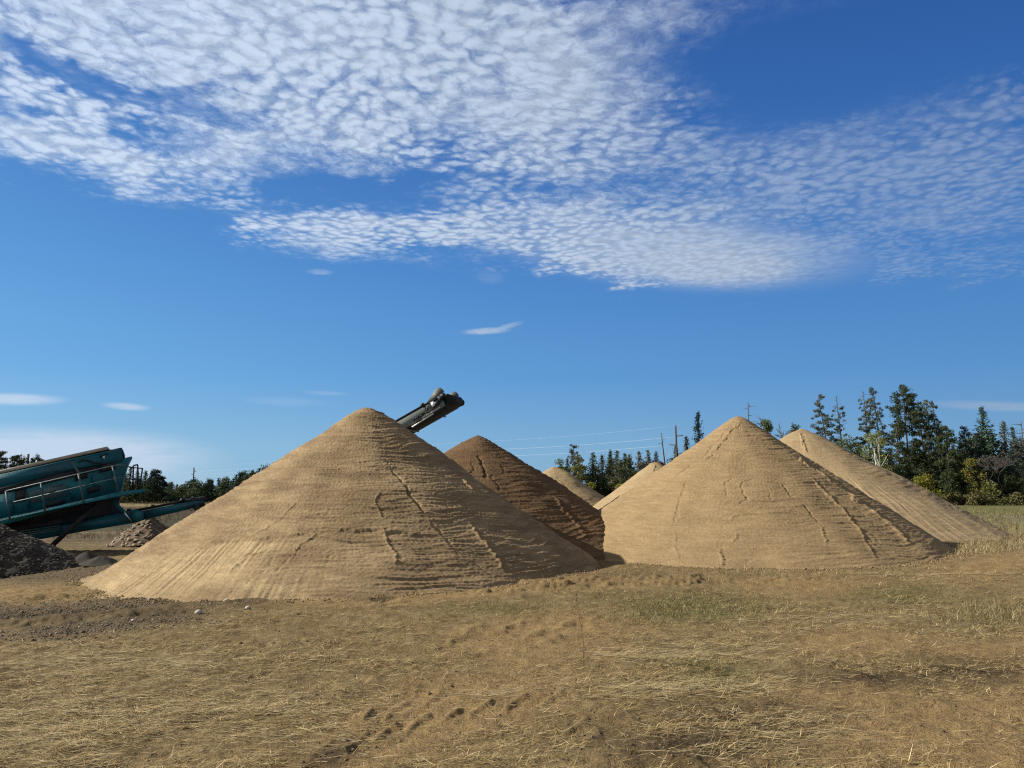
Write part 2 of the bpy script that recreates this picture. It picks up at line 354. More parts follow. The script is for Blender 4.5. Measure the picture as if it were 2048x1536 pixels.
def build_ground():
    rows = [-14.0, -6.0, -1.0, 1.0, 2.5]
    Y = 3.4
    while Y < 34: rows.append(Y); Y *= 1.0042
    while Y < 5200: rows.append(Y); Y *= 1.022
    rows = np.array(rows)
    s = np.concatenate([np.linspace(-1.9, -1, 60, endpoint=False), np.linspace(-1, 1, 760), np.linspace(1, 1.9, 61)[1:]])
    half = 1.2+.74*np.maximum(rows, 0)+np.where(rows < 3.5, 3, 0)
    X = s[None, :]*half[:, None]; Yg = np.repeat(rows[:, None], len(s), 1)
    x = X.ravel(); y = Yg.ravel()
    mk = ground_masks(x, y); gravel, bare, green, dark, px, py, w1, w2 = mk
    z = ground_height(x, y, mk)
    V = np.stack([x, y, z], 1)
    # prints
    qx, qy = proj(V)
    sel = (y > 4) & (y < 20) & (np.abs(x) < 12)
    idx = np.where(sel)[0]; sx, sy = qx[idx], qy[idx]; dz_ = np.zeros(len(idx))
    rs = np.random.RandomState(4)
    for (x0, y0, x1, y1) in LUGS:
        m = (np.abs(sx-(x0+x1)/2) < 70) & (np.abs(sy-(y0+y1)/2) < 50)
        if not m.any(): continue
        k = rs.uniform(.6, 1.3)
        d, sdn, al = pdist(sx[m], sy[m]*1.0, [(x0, y0), ((x0+x1)/2+rs.uniform(-4, 4), (y0+y1)/2+rs.uniform(-4, 4)), (x1, y1)])
        env = np.exp(-(d/9.0)**2)
        dz_[m] += k*(.017*np.exp(-(d/5.0)**2)-.003*np.exp(-((sdn-9)/6.0)**2)*(d < 22))
    # chevron track print in front of the right pile and a finer one along its toe
    for (x0, y0, x1, y1, n, l, amp) in [(1040, 1163, 1390, 1152, 26, 10, .040), (1060, 1173, 1400, 1162, 26, 10, .034), (940, 1184, 1130, 1172, 14, 9, .032), (1390, 1160, 1560, 1154, 14, 8, .024), (1500, 1163, 1680, 1153, 16, 7, .02)]:
        for i in range(n):
            t = i/(n-1); cx_, cy_ = x0+(x1-x0)*t+rs.uniform(-2, 2), y0+(y1-y0)*t+rs.uniform(-1, 1)
            m = (np.abs(sx-cx_) < 26) & (np.abs(sy-cy_) < 16)
            if not m.any(): continue
            d, sdn, al = pdist(sx[m], sy[m]*2.2, [(cx_-l, (cy_+3)*2.2), (cx_+l, (cy_-2)*2.2)])
            dz_[m] += rs.uniform(.6, 1.2)*amp*np.exp(-(d/4.2)**2)
    # ruts and small banks on the left (working area) and the spoil edge below the left pile
    for pts, wd, amp in [([(-40, 1258), (90, 1240), (260, 1225), (420, 1212)], 7, .05), ([(0, 1205), (120, 1198), (240, 1190)], 5, -.03), ([(0, 1232), (150, 1225), (300, 1214)], 5, -.05),
                         ([(440, 1206), (500, 1199), (545, 1203)], 5, .03), ([(740, 1196), (775, 1199), (800, 1197)], 4, -.06), ([(0, 1182), (100, 1180), (200, 1176)], 4, .03),
                         ([(0, 1195), (110, 1190), (210, 1184)], 3, .03)]:
        d, sdn, al = pdist(sx, sy, pts); dz_ += amp*np.exp(-(d/wd)**2)*np.minimum(1, np.minimum(al, 1-al)*6+.1)*(.6+.8*np.clip(w2[idx]+.5, 0, 1))
    V[idx, 2] += dz_
    far = (y > 26) & (y < 60) & (x < -6)
    V[far, 2] += .10*np.maximum(0, fbm2(x[far]*.35, y[far]*1.3, 61, 4))*(1-sstep(40, 60, y[far]))
    # colour of the soil and litter itself
    n_a = fbm2(x*1.7, y*2.4, 41, 4); n_b = fbm2(x*7, y*9, 45, 3); n_c = fbm2(x*.25, y*.25, 49, 3)
    def mixc(c0, c1, f): return c0*(1-f[:, None])+np.array(c1)*f[:, None]
    col = np.repeat(np.array([[.185, .128, .064]]), len(x), 0)
    col = mixc(col, (.27, .205, .112), np.clip(.35+n_a*1.1+n_b*.5, 0, 1)*.7)
    col = mixc(col, (.085, .058, .030), np.clip(n_b*1.6-.15-n_a*.6, 0, 1)*.75)
    col = mixc(col, (.27, .18, .088), np.clip(bare+n_a*.5*bare, 0, 1)*.8)
    col = mixc(col, (.09, .095, .034), np.clip(green*.4+n_a*.3*green, 0, 1))
    col = mixc(col, (.045, .032, .020), np.clip(dark*.8+n_b*.5*dark, 0, 1))
    col = mixc(col, (.115, .085, .054), np.clip(gravel*.9, 0, 1))
    # farther ground: dirt lanes, tall brown grass on the left, mown green on the right
    px0, py0 = proj(np.stack([x, y, zbase(x, y)], 1))
    fl = sstep(26, 34, y)*sstep(2, -8, x)
    strip = fbm2(x*.18, y*1.1, 71, 3)
    cl = mixc(np.repeat(np.array([[0.116, 0.085, 0.051]]), len(x), 0), (0.196, 0.154, 0.098), np.clip(strip*2+.2, 0, 1))
    cl = mixc(cl, (0.059, 0.052, 0.028), sstep(38, 46, y)); cl = mixc(cl, (0.070, 0.049, 0.032), sstep(60, 72, y)); cl = mixc(cl, (0.210, 0.161, 0.084), sstep(92, 105, y))
    col = col*(1-fl[:, None])+cl*fl[:, None]
    fr = sstep(25, 30, y)*sstep(6, 12, x)
    cr = mixc(np.repeat(np.array([[.225, .177, .10]]), len(x), 0), (.17, .14, .095), sstep(38, 44, y+n_c*8)); cr = mixc(cr, (.135, .125, .052), sstep(50, 58, y+n_c*8)); cr = mixc(cr, (.095, .10, .036), sstep(75, 95, y))
    cr = cr*(1+.35*fbm2(x*.5, y*.25, 93, 4))[:, None]
    col = col*(1-fr[:, None])+cr*fr[:, None]
    ff = sstep(100, 170, y); col = mixc(col, (.06, .065, .03), ff)
    col *= (1+.35*n_b[:, None]*(1-sstep(30, 60, y))[:, None])
    col = col*np.array([.90, .925, .87])
    nr, nc = X.shape
    i = np.arange(nr*nc).reshape(nr, nc)
    Q = np.stack([i[:-1, :-1], i[:-1, 1:], i[1:, 1:], i[1:, :-1]], -1).reshape(-1, 4)
    m, N, b = new_mat('soil', rough=.95, spec=.1)
    p = geo_pos(N)
    f1 = N.noise(p, 38, 4, .65); f2 = N.noise(p, 150, 2, .6)
    k = N.m('ADD', N.ramp(f1, .28, .72, .62, 1.32, False), N.m('MULTIPLY', N.m('SUBTRACT', f2, .5), .55))
    cc = N.new('ShaderNodeCombineColor'); [N.put(cc.inputs[j], k) for j in range(3)]
    N.put(b.inputs['Base Color'], N.mix(1.0, attr_col(N), cc.outputs[0], 'MULTIPLY'))
    bump(N, b, N.m('ADD', f1, N.m('MULTIPLY', f2, .4)), .9, .035)
    o = mesh_np('ground', V, Q, m, None, True, np.clip(col, .01, 1))
    tag(o, kind='structure')
build_ground()

# ------------------------------------------------------------------ sand piles
def sand_mat(name, c_dry, c_damp, grain=.03):
    m, N, b = new_mat(name, rough=.92, spec=.12)
    p = geo_pos(N)
    mp = N.new('ShaderNodeMapping'); N.put(mp.inputs[0], p); mp.inputs['Scale'].default_value = (.55, .55, 4.0)
    big = N.noise(mp.outputs[0], 1.3, 5, .6, .4); mid0 = N.noise(p, 24, 4, .65); fine = N.noise(p, 110, 2, .6)
    mp2 = N.new('ShaderNodeMapping'); N.put(mp2.inputs[0], p); mp2.inputs['Scale'].default_value = (1.6, 1.6, 11.0)
    lay = N.noise(mp2.outputs[0], 1.5, 6, .65, .3); mid = N.m('ADD', N.m('MULTIPLY', mid0, .45), N.m('MULTIPLY', lay, .75))
    mid = N.m('SUBTRACT', mid, .1)
    c = N.mix(N.m('ADD', N.m('MULTIPLY', N.ramp(big, .38, .66), .45), N.m('MULTIPLY', attr_col(N), .7), clamp=True), rgba(c_damp), rgba(c_dry))
    k = N.m('ADD', N.ramp(mid, .3, .7, .76, 1.20, False), N.m('MULTIPLY', N.m('SUBTRACT', fine, .5), .30))
    cc = N.new('ShaderNodeCombineColor'); [N.put(cc.inputs[j], k) for j in range(3)]
    N.put(b.inputs['Base Color'], N.mix(1.0, c, cc.outputs[0], 'MULTIPLY'))
    bump(N, b, N.m('ADD', mid, N.m('MULTIPLY', fine, .35)), .85, grain)
    return m
def make_pile(key, label, mat, dth, dr, ripple, cracks=(), rills=None, seed=1, apex=.11, facets=0.0, slump=None, cap=None, apexfine=1.0):
    cx, cy, zb, R, H = PILES[key]
    phi = math.atan2(-cy, -cx)
    nf = int(2*1.95*R*.75/dth); nb = max(24, nf//5)
    th = np.concatenate([np.linspace(-1.95, 1.95, nf, endpoint=False), np.linspace(1.95, 2*math.pi-1.95, nb, endpoint=False)])+phi
    r = np.arange(0, R*1.16, dr); r[0] = .004
    TH, RR = np.meshgrid(th, r, indexing='ij')
    ct, st = np.cos(TH), np.sin(TH)
    k = H/R
    irr = 1+.035*n2(ct*1.1+seed, st*1.1, seed)+.012*n2(ct*4+seed, st*4, seed+1)
    q = RR/irr
    z = H+apex*k*.9-k*np.sqrt(q*q+(apex)**2)-k*.02*np.sin(q/R*math.pi)
    # a short flare at the foot
    wq = .055; z = np.where(z > .5, z, wq*np.log1p(np.exp(np.minimum(z, .6)/wq)))-.045-.45*np.maximum(0, RR-R*1.03)
    x = cx+RR*ct; y = cy+RR*st
    zf = zb+z
    V = np.stack([x.ravel(), y.ravel(), zf.ravel()], 1)
    X, Y_, Z_, Tr, Rr = V[:, 0], V[:, 1], V[:, 2]-zb, TH.ravel(), RR.ravel()
    px, py = proj(V)
    Dm = math.hypot(cx, cy)-R*.5; wpp = Dm/F           # metres per photo pixel
    n = np.stack([np.sin(math.atan(k))*np.cos(Tr), np.sin(math.atan(k))*np.sin(Tr), np.full(len(Tr), math.cos(math.atan(k)))], 1)
    xs, ys = X+seed*7.1, Y_-seed*3.3
    d = np.zeros(len(V))
    # broad unevenness
    d += .07*n3(xs*.5, ys*.5, Z_*.7, seed)+.035*n3(xs*1.3, ys*1.3, Z_*1.6, seed+1)
    # horizontal slump ripples (thin irregular terraces)
    wz = Z_+.05*n3(xs*1.1, ys*1.1, Z_*1.5, seed+2)
    pat = np.clip(.55+.9*n3(xs*.6, ys*.6, Z_*.9, seed+3), .12, 1.3)
    sidek = .82+.25*sstep(-.9, .9, np.cos(Tr-0.0))      # stronger on the flank away from the sun
    lod = min(1.0, .05/max(dr, .02)*1.0)
    for (fq, wa, am, sd_) in ((8.0, 1.3, .85, 4), (14.5, 1.7, .62, 5), (4.3, .8, .22, 6)):
        ph = wz*fq+wa*n3(xs*.55, ys*.55, Z_*.9, seed+sd_)+.30*n3(xs*1.0, ys*1.0, Z_*1.8, seed+sd_+20)+.09*n3(xs*3.4, ys*3.4, Z_*6, seed+sd_+30)
        fl_ = np.floor(ph); saw = 1-(ph-fl_)
        brk = np.clip(.45+1.2*n3(xs*.5+fl_*3.7, ys*.5-fl_*2.9, fl_*.61, seed+sd_+40), 0, 1.25)
        d += ripple*am*(saw**1.6-.4)*brk*pat*sidek*sstep(.05, .5, Rr)
    r3 = n3(xs*2.0, ys*2.0, wz*30, seed+6); d += ripple*.45*r3*sidek*sstep(.02, .3, Rr)
    # grains and clods
    cl = n3(xs*9, ys*9, Z_*13, seed+7); cl2 = n3(xs*21, ys*21, Z_*28, seed+8)
    d += ripple*.12*cl*(.5+.8*np.clip(pat-.4, 0, 1))+ripple*.26*cl2
    if slump: d = slump(d, px, py, Z_, X, Y_)
    if rills is not None:
        w = rills(px, py, Z_)
        fr = n2(Tr*R*5.2+.5*n2(Tr*9, Rr*1.2, seed+9), Rr*.40, seed+10)+.9*n2(Tr*R*12, Rr*.8, seed+11)
        d = d*(1-.45*w)+w*.019*fr*np.clip(Rr/R*1.4, 0, 1)
    for (pts, wd, depth, step) in cracks:
        wd *= .60; step *= .35; depth *= .55 if depth > 0 else .95
        jx = px+4*n3(xs*3, ys*3, Z_*3, seed+12)+4.0*n3(xs*11, ys*11, Z_*11, seed+13); jy = py+3*n3(xs*3+9, ys*3, Z_*3, seed+12)
        m = (px > min(p[0] for p in pts)-40) & (px < max(p[0] for p in pts)+40) & (py > min(p[1] for p in pts)-40) & (py < max(p[1] for p in pts)+40)
        if not m.any(): continue
        dd, sg, al = pdist(jx[m], jy[m], pts)
        env = np.minimum(1, np.minimum(al, 1-al)*7+.05)*(.45+.9*np.clip(n2(al*13+seed, al*0+len(pts), seed)+.45, 0, 1))
        d[m] -= depth*env*np.exp(-(dd/wd)**2)
        if step: d[m] += step*env*np.exp(-(dd/(wd*4.5))**2)*np.tanh(sg/(wd*.6))
    dry = np.clip((rills(px, py, Z_) if rills is not None else 0*Z_)+.25*n3(xs*.8, ys*.8, Z_*1.2, seed+50), 0, 1)
    V = V+n*d[:, None]
    nth, nr = TH.shape
    i = np.arange(nth*nr).reshape(nth, nr); j = np.roll(i, -1, axis=0)
    Q = np.stack([i[:, :-1], i[:, 1:], j[:, 1:], j[:, :-1]], -1).reshape(-1, 4)
    T = np.stack([i[:, 0], j[:, 0], np.full(nth, i[0, 0])], 1)[1:-1]
    o = mesh_np('sand_pile', V, [Q, T], mat, None, True, np.repeat(dry[:, None], 3, 1))
    tag(o, label, 'sand pile', 'cone shaped sand piles')
    return o
M_sandA = sand_mat('sand_damp_foot_dry', (.355, .268, .15), (.182, .127, .070))
M_sand = sand_mat('sand_dry', (.27, .195, .106), (.225, .16, .085))
M_sandw = sand_mat('sand_brown', (.145, .092, .049), (.098, .061, .032))
M_sandl = sand_mat('sand_pale', (.315, .238, .137), (.25, .184, .102))

def rill_A(px, py, z):
    line = 1075-np.clip((px-330)/120, 0, 1)*0+np.where(px < 520, (520-px)*.12, 0)+6*np.sin(px*.05)
    return sstep(-4, 10, py-line)*(1-.75*sstep(480, 640, px))*(1-sstep(640, 860, px))*(.65+.35*np.sin(px*.02+py*.05))
def slump_A(d, px, py, z, X, Y):
    # the cut bench: material above the broken line stands a little proud of the washed foot
    line = np.interp(px, [300, 420, 520, 600, 700, 800, 900], [1130, 1092, 1078, 1066, 1060, 1062, 1075])+5*n2(px*.03, px*0+3.3, 5)+2.5*n2(px*.11, px*0+7.3, 6)
    w = sstep(330, 430, px)*(1-sstep(820, 900, px))
    return d+.026*w*(1-sstep(-3, 3, py-line))*np.exp(-np.maximum(0, line-py)/60)
cA = [([(783, 935), (800, 955), (815, 985), (830, 1005), (848, 1027)], 3.4, .11, .03), ([(860, 1045), (890, 1070), (905, 1095)], 3, .05, .02), ([(768, 915), (783, 935)], 2.5, .04, .0),
      ([(925, 958), (936, 972), (948, 986)], 2.5, -.05, .0), ([(938, 1043), (965, 1080), (990, 1110), (1012, 1146)], 3, -.055, .03),
      ([(768, 1055), (775, 1080), (790, 1110), (793, 1135)], 3, -.035, .015), ([(385, 1108), (415, 1084), (447, 1066)], 2.2, .022, .008), ([(450, 1148), (500, 1112), (545, 1092)], 2.2, -.02, .01),
      ([(480, 1182), (530, 1140), (560, 1100)], 2.4, .03, .012), ([(545, 1150), (590, 1105), (615, 1092)], 2.5, .03, .012), ([(595, 1068), (615, 1066), (640, 1062)], 2.2, .022, .008),
      ([(520, 1100), (540, 1085), (560, 1074)], 2.2, .022, .008), ([(1000, 1055), (1018, 1072)], 2.4, .04, .0), ([(690, 1062), (705, 1058), (760, 1064)], 2.2, .022, .008),
      ([(640, 1062), (600, 1092), (575, 1130)], 2.2, -.025, .01), ([(900, 1100), (950, 1122), (990, 1150)], 3, .025, .01), ([(610, 1000), (560, 1040), (500, 1075)], 2.2, -.015, .01),
      ([(760, 985), (750, 1010), (770, 1040)], 3, -.02, .015), ([(905, 1000), (960, 1040), (1060, 1090)], 3, .02, .012)]
make_pile('A', 'large tan sand pile in front, its tip just left of the grey conveyor', M_sandA, .0185, .0135, .033, cA, rill_A, 1, slump=slump_A, apex=.16)
cB = [([(958, 912), (965, 931), (972, 957)], 3.6, .15, .03), ([(979, 953), (990, 968), (1001, 982)], 2.6, .06, .02), ([(1105, 989), (1126, 1016), (1162, 1054), (1178, 1078)], 3, -.06, .02),
      ([(942, 925), (948, 940), (935, 950)], 3, .04, .02), ([(1003, 930), (1010, 950)], 3, .04, .02)]
make_pile('B', 'dark brown damp sand pile half hidden behind the largest tan one', M_sandw, .028, .022, .042, cB, None, 3)
cC = [([(1578, 896), (1614, 932), (1675, 971), (1735, 1017), (1780, 1050), (1840, 1100)], 3.4, -.06, .03), ([(1614, 950), (1660, 992), (1687, 1014), (1720, 1062), (1752, 1124)], 3, -.045, .03),
      ([(1640, 985), (1690, 1020), (1740, 1075), (1790, 1118)], 2.6, .03, .015), ([(1372, 962), (1369, 980), (1357, 999), (1351, 1026), (1350, 1050)], 2.4, .06, .025),
      ([(1469, 956), (1452, 965), (1450, 983), (1460, 999)], 2.4, .06, .02), ([(1511, 958), (1485, 965), (1483, 980), (1493, 1002), (1478, 1008), (1441, 1009)], 2.4, .07, .02),
      ([(1563, 968), (1577, 985), (1590, 999)], 2.4, .06, .02), ([(1535, 980), (1544, 1002)], 2.2, .05, .0), ([(1605, 1008), (1626, 1029), (1640, 1046)], 2.6, .08, .025),
      ([(1478, 838), (1411, 908), (1357, 950), (1308, 996)], 2.6, .035, .02), ([(1484, 842), (1440, 888), (1400, 930)], 2.4, -.03, .01), ([(1444, 1092), (1441, 1110), (1447, 1138)], 3, -.05, .02),
      ([(1435, 1088), (1442, 1094), (1450, 1086)], 2.6, .05, .0), ([(1475, 1066), (1468, 1082)], 3, -.04, .01),
      ([(1385, 1030), (1360, 1042), (1354, 1020)], 2.3, .045, .015), ([(1445, 1046), (1470, 1030), (1540, 1024), (1590, 1026)], 2.6, -.025, .02), ([(1490, 1130), (1500, 1118)], 3, .05, .0),
      ([(1350, 1060), (1352, 1100), (1366, 1130)], 3, -.02, .015), ([(1640, 1050), (1650, 1080), (1652, 1090)], 3, -.03, .01), ([(1730, 1050), (1750, 1070), (1775, 1098)], 2.4, .03, .01),
      ([(1476, 846), (1482, 866)], 2.6, .03, .0), ([(1270, 1000), (1230, 1060)], 2.5, .015, .008), ([(1690, 990), (1760, 1060), (1830, 1105)], 2.5, .02, .01)]
make_pile('C', 'large tan sand pile on the right with two long ridges down its right flank', M_sand, .023, .016, .027, [(p_, w_, d_*(.55 if d_ > 0 else .8), t_*.55) for p_, w_, d_, t_ in cC], None, 5)
def rill_D(px, py, z): return sstep(930, 985, py-(px-1720)*.35)*.9
make_pile('D', 'pale sand pile with downhill streaks, behind the right pile and before the tall pines', M_sandl, .036, .034, .022, [([(1800, 1008), (1822, 1032)], 3, .03, .0), ([(1600, 866), (1612, 905)], 3, -.05, .02), ([(1640, 930), (1668, 965)], 3, -.04, .02)], rill_D, 8, apex=.16)
make_pile('E', 'small distant sand pile with a shaded right flank, left of the dark spruces', M_sandl, .08, .07, .03, [([(1118, 955), (1128, 972), (1140, 985)], 2.2, .12, .04)], None, 11, apex=.5)
make_pile('F', 'small distant pale sand pile peeking over the left slope of the right pile', M_sandl, .08, .07, .02, [([(1310, 930), (1306, 945)], 2, -.08, .03)], None, 13, apex=.3)

# ------------------------------------------------------------------ paints and metals
def paint(name, col, rough=.5, dirt=(.12, .10, .08), amt=.35, metal=0.0, scale=1.6):
    m, N, b = new_mat(name, col, rough, metal, .35)
    p = geo_pos(N); n1 = N.noise(p, scale, 5, .65, .5); n2_ = N.noise(p, scale*9, 3, .6)
    f = N.m('MULTIPLY', N.ramp(N.m('ADD', n1, N.m('MULTIPLY', n2_, .35)), .55, .85), amt)
    N.put(b.inputs['Base Color'], N.mix(f, rgba(col), rgba(dirt)))
    N.put(b.inputs['Roughness'], N.ramp(n2_, .3, .7, rough-.1, rough+.2, False))
    return m
M_teal = paint('teal_paint', (.003, .10, .142), .45, (.02, .035, .035), .55)
M_teal2 = paint('teal_paint_pale', (.006, .15, .185), .5, (.03, .05, .05), .5)
M_hood = paint('beige_cover_edge', (.38, .36, .29), .6, (.25, .22, .17), .5)
M_dark = paint('dark_steel', (.008, .012, .018), .55, (.06, .05, .04), .5)
M_rail = paint('rail_paint', (.022, .075, .085), .5, (.2, .2, .18), .5)
M_panel = paint('faded_panel', (.04, .105, .115), .6, (.12, .14, .13), .6)
M_grey = paint('grey_paint', (.14, .158, .145), .45, (.14, .13, .10), .4)
M_ear = paint('darkened_grey_paint', (.075, .085, .078), .6, (.05, .045, .04), .5)  # grey paint darkened to tone down the sunlight on the ear plates
M_rubber = paint('belt_rubber', (.007, .009, .012), .75, (.02, .019, .018), .4)
M_white = paint('white_plate', (.65, .66, .64), .5, (.4, .38, .34), .3)
M_chrome = new_mat('bright_rod', (.7, .7, .7), .25, 1.0)[0]
M_rock = paint('cobble', (.34, .30, .255), .8, (.16, .13, .11), .7, scale=4)

# ------------------------------------------------------------------ teal screening machine on the left
MA = R_(25); m_ax = np.array([math.cos(MA), math.sin(MA), 0]); m_no = np.array([-math.sin(MA), math.cos(MA), 0])   # along / away from us
MP0 = np.array([-16.2, 25.8, 0.0])                                   # a point of its near side
def mp(x, y, off=0.0):
    """point of the machine's near side plane (pushed 'off' metres away from us) seen at a pixel"""
    d = ray(x, y); o = np.array([0, 0, CAMZ]); q = MP0+m_no*off
    t = np.dot(q-o, m_no)/np.dot(d, m_no); return o+d*t
gz = zbase1(-15, 27)
scr = empty('screening_machine', tuple(mp(60, 1085, 1.0)[:2])+(gz,), 'teal screening machine with a tilted screen box, walkway and tail conveyor', 'screening machine')
b = MB(); b.prism([mp(*q) for q in [(-120, 975), (-120, 1006), (150, 938), (246, 921), (243, 900), (236, 897.5), (216, 902)]], m_no*2.0); box_hood = b.build('hood', M_teal, scr)
b = MB(); b.bar(mp(-120, 974, 1.0), mp(218, 898.5, 1.0), 2.1, .10); b.build('cover', M_hood, box_hood)
b = MB(); b.prism([mp(*q, .02) for q in [(219, 899.5), (243, 895), (247, 906), (247.5, 918), (225, 921)]], m_no*1.95); b.build('end_cover', M_dark, box_hood)
b = MB(); b.bar(mp(-120, 1010, .12), mp(200, 933, .12), .14, .26); b.build('shade_strip', M_dark, box_hood)  # dark bar standing in for the shade under the hood, no real channel
b = MB(); b.prism([mp(*q, .10) for q in [(-120, 1012), (150, 942), (216, 926), (263, 912.5), (254, 930), (247, 955), (239, 988), (100, 1020), (20, 1038), (-120, 1066)]], m_no*1.8); sidep = b.build('screen_box', M_teal2, scr)
b = MB(); b.prism([mp(*q, .04) for q in [(57, 983), (132, 966.5), (135, 991), (63, 1007)]], m_no*.07); b.build('panel', M_panel, sidep)
b = MB(); b.prism([mp(*q, .02) for q in [(66, 989), (112, 978.5), (112, 980.5), (66, 991)]], m_no*.025); b.prism([mp(*q, .02) for q in [(104, 972), (125, 967), (125, 969), (104, 974)]], m_no*.025); b.build('lettering_strip', M_rail, sidep)
b = MB()
for (x0, y0, x1, y1, w) in [(175, 988, 200, 981, 12), (92, 1015, 130, 1006, 9), (30, 1006, 52, 1001, 26), (150, 962, 175, 956, 16), (200, 946, 232, 938, 22)]:
    b = MB(); b.prism([mp(x0, y0, .06), mp(x1, y1, .06), mp(x1, y1-w, .06), mp(x0, y0-w, .06)], m_no*.06); b.build('side_plate', M_dark, sidep)
b = MB()
for (x0, y0) in [(52, 990), (140, 972), (186, 950), (228, 945), (20, 1000)]: b = MB(); b.bar(mp(x0, y0, .06), mp(x0+6, y0+26, .06), .07, .05); b.build('rib', M_teal, sidep)
b = MB(); b.prism([mp(*q, -.02) for q in [(141, 925), (149, 924), (161, 948), (157, 951)]], m_no*.10); b.build('bracket', M_rail, scr)
b = MB(); c_ = [(178, 916), (182, 909), (196, 905), (212, 902)]; b.tube([mp(x, y, -.03) for x, y in [(158, 924), (166, 920), (178, 921), (190, 926), (205, 928)]], .025); b.tube([mp(x, y, -.03) for x, y in [(200, 914), (207, 910), (216, 907)]], .02); b.build('hose', M_rubber, scr)
b = MB(); b.prism([mp(*q, -.03) for q in [(205, 913), (209, 911), (210, 916), (206, 917)]], m_no*.04); b.build('fitting', M_white, scr)
# walkway and rails
b = MB(); b.prism([mp(*q, -.62) for q in [(-120, 1066), (18, 1037), (236, 983.5), (290, 978), (290, 984), (236, 992), (20, 1046), (-120, 1078)]], m_no*.66); walk = b.build('walkway', M_teal2, scr)
for (x0, y0, x1, y1) in [(12, 982, 20, 1040), (82, 966, 90, 1024), (157, 948, 168, 1005), (225, 932, 236, 985)]:
    b = MB(); b.bar(mp(x0, y0, -.62), mp(x1, y1, -.62), .06, .06); b.build('rail_post', M_rail, scr)
for pts in [[(12, 982), (225, 932), (238, 930), (252, 931)], [(16, 1007), (230, 957), (243, 955), (254, 956)]]:
    b = MB(); b.tube([mp(x, y, -.62) for x, y in pts], .022); b.build('handrail', M_rail, scr)
for (x0, y0, x1, y1) in [(267, 934, 265, 983), (275.5, 930, 276, 984), (285, 936, 279, 980)]:
    b = MB(); b.bar(mp(x0, y0, -.3), mp(x1, y1, -.3), .05, .05); b.build('rail_post', M_dark, scr)
b = MB(); b.tube([mp(x, y, -.3) for x, y in [(252, 932), (265, 935), (285, 937)]], .022); b.tube([mp(x, y, -.3) for x, y in [(264, 936), (268, 931), (276, 929)]], .03); b.build('handrail', M_dark, scr)
b = MB(); b.tube([mp(x, y, -.3) for x, y in [(254, 957), (280, 960)]], .02); b.build('handrail', M_dark, scr)
# chassis below
b = MB(); b.prism([mp(*q, .35) for q in [(-120, 1072), (20, 1046), (232, 990), (243, 988), (238, 1000), (236, 1020), (250, 1026), (150, 1052), (40, 1082), (-120, 1110)]], m_no*1.2); b.build('chassis', M_dark, scr)
b = MB(); b.prism([mp(*q, .25) for q in [(30, 1064), (150, 1047), (250, 1023), (268, 1020), (287, 1024), (288, 1040), (268, 1046), (160, 1064), (85, 1078), (40, 1080)]], m_no*1.1); beam = b.build('conveyor_frame', M_teal, scr)
b = MB()
for k in range(3): b.bar(mp(38, 1063+4.5*k, .22), mp(120, 1051+4.5*k, .22), .04, .04)
b.build('stiffeners', M_rail, beam)
b = MB(); b.prism([mp(*q, .18) for q in [(266, 1019), (284, 1023), (285, 1040), (272, 1044), (262, 1036)]], m_no*.12); b.build('hinge_plate', M_teal2, beam)
b = MB(); b.bar(mp(197, 1004, -.1), mp(97, 1098, -.1), .16, .16); b.build('leg', M_dark, scr)
b = MB(); b.bar(mp(197, 1004, 1.5), mp(97, 1098, 1.5), .16, .16); b.build('leg', M_dark, scr)
b = MB(); b.bar(mp(222, 998, .1), mp(247, 1024, .1), .13, .13); b.build('strut', M_teal, scr)
b = MB(); b.tube([mp(246, 1022, .1), mp(262, 1042, .1)], .03); b.build('ram', M_chrome, scr)
tail = empty('tail_conveyor', tuple(mp(340, 1015, .8)-np.array(scr.location))); tail.parent = scr
b = MB(); b.prism([mp(*q, .35) for q in [(284, 1022), (370, 1005), (408, 1001), (410, 1010), (372, 1020), (286, 1040)]], m_no*.06); b.prism([mp(*q, 1.05) for q in [(284, 1022), (370, 1005), (408, 1001), (410, 1010), (372, 1020), (286, 1040)]], m_no*.06); b.build('side_beam', M_teal, tail)
b = MB(); b.prism([mp(*q, .42) for q in [(255, 1022), (372, 1000), (412, 996), (414, 1000), (372, 1004), (255, 1027)]], m_no*.6); b.build('belt', M_rubber, tail)
b = MB()
for (x, y) in [(258, 1020), (306, 1012), (363, 1001), (366, 1000)]: b = MB(); b.box(mp(x, y, .6), m_ax*.06, m_no*.25, (0, 0, .05)); b.build('roller_bracket', M_dark, tail)
b = MB(); b.prism([mp(*q, .36) for q in [(374, 1000), (385, 996), (410, 993), (416, 997), (414, 1003), (376, 1006)]], m_no*.8); b.build('head_guard', M_dark, tail)
b = MB(); b.tube([mp(396, 1011, .25), mp(396, 1011, 1.2)], .11, 10); b.bar(mp(388, 1019, .3), mp(410, 1008, .3), .14, .10); b.tube([mp(404, 1007, .2), mp(404, 1007, .5)], .08, 10); b.build('drive_motor', M_dark, tail)
b = MB(); b.tube([mp(x, y, .3) for x, y in [(377, 1013), (378, 1019), (383, 1021), (387, 1017)]], .02); b.build('hose', M_rubber, tail)
b = MB(); b.bar(mp(361, 1001, .35), mp(362, 997, .35), .05, .05); b.build('lamp_stub', M_white, tail)
# axles and wheels out of sight behind the gravel heap, so that it stands on something
for sx_ in (-60, 30):
    b = MB(); c0 = mp(sx_, 1090, .4); c0[2] = gz+.48; b.tube([c0, c0+m_no*.32], .48, 18); b.tube([c0+m_no*1.0, c0+m_no*1.32], .48, 18); b.build('wheels', M_rubber, scr)

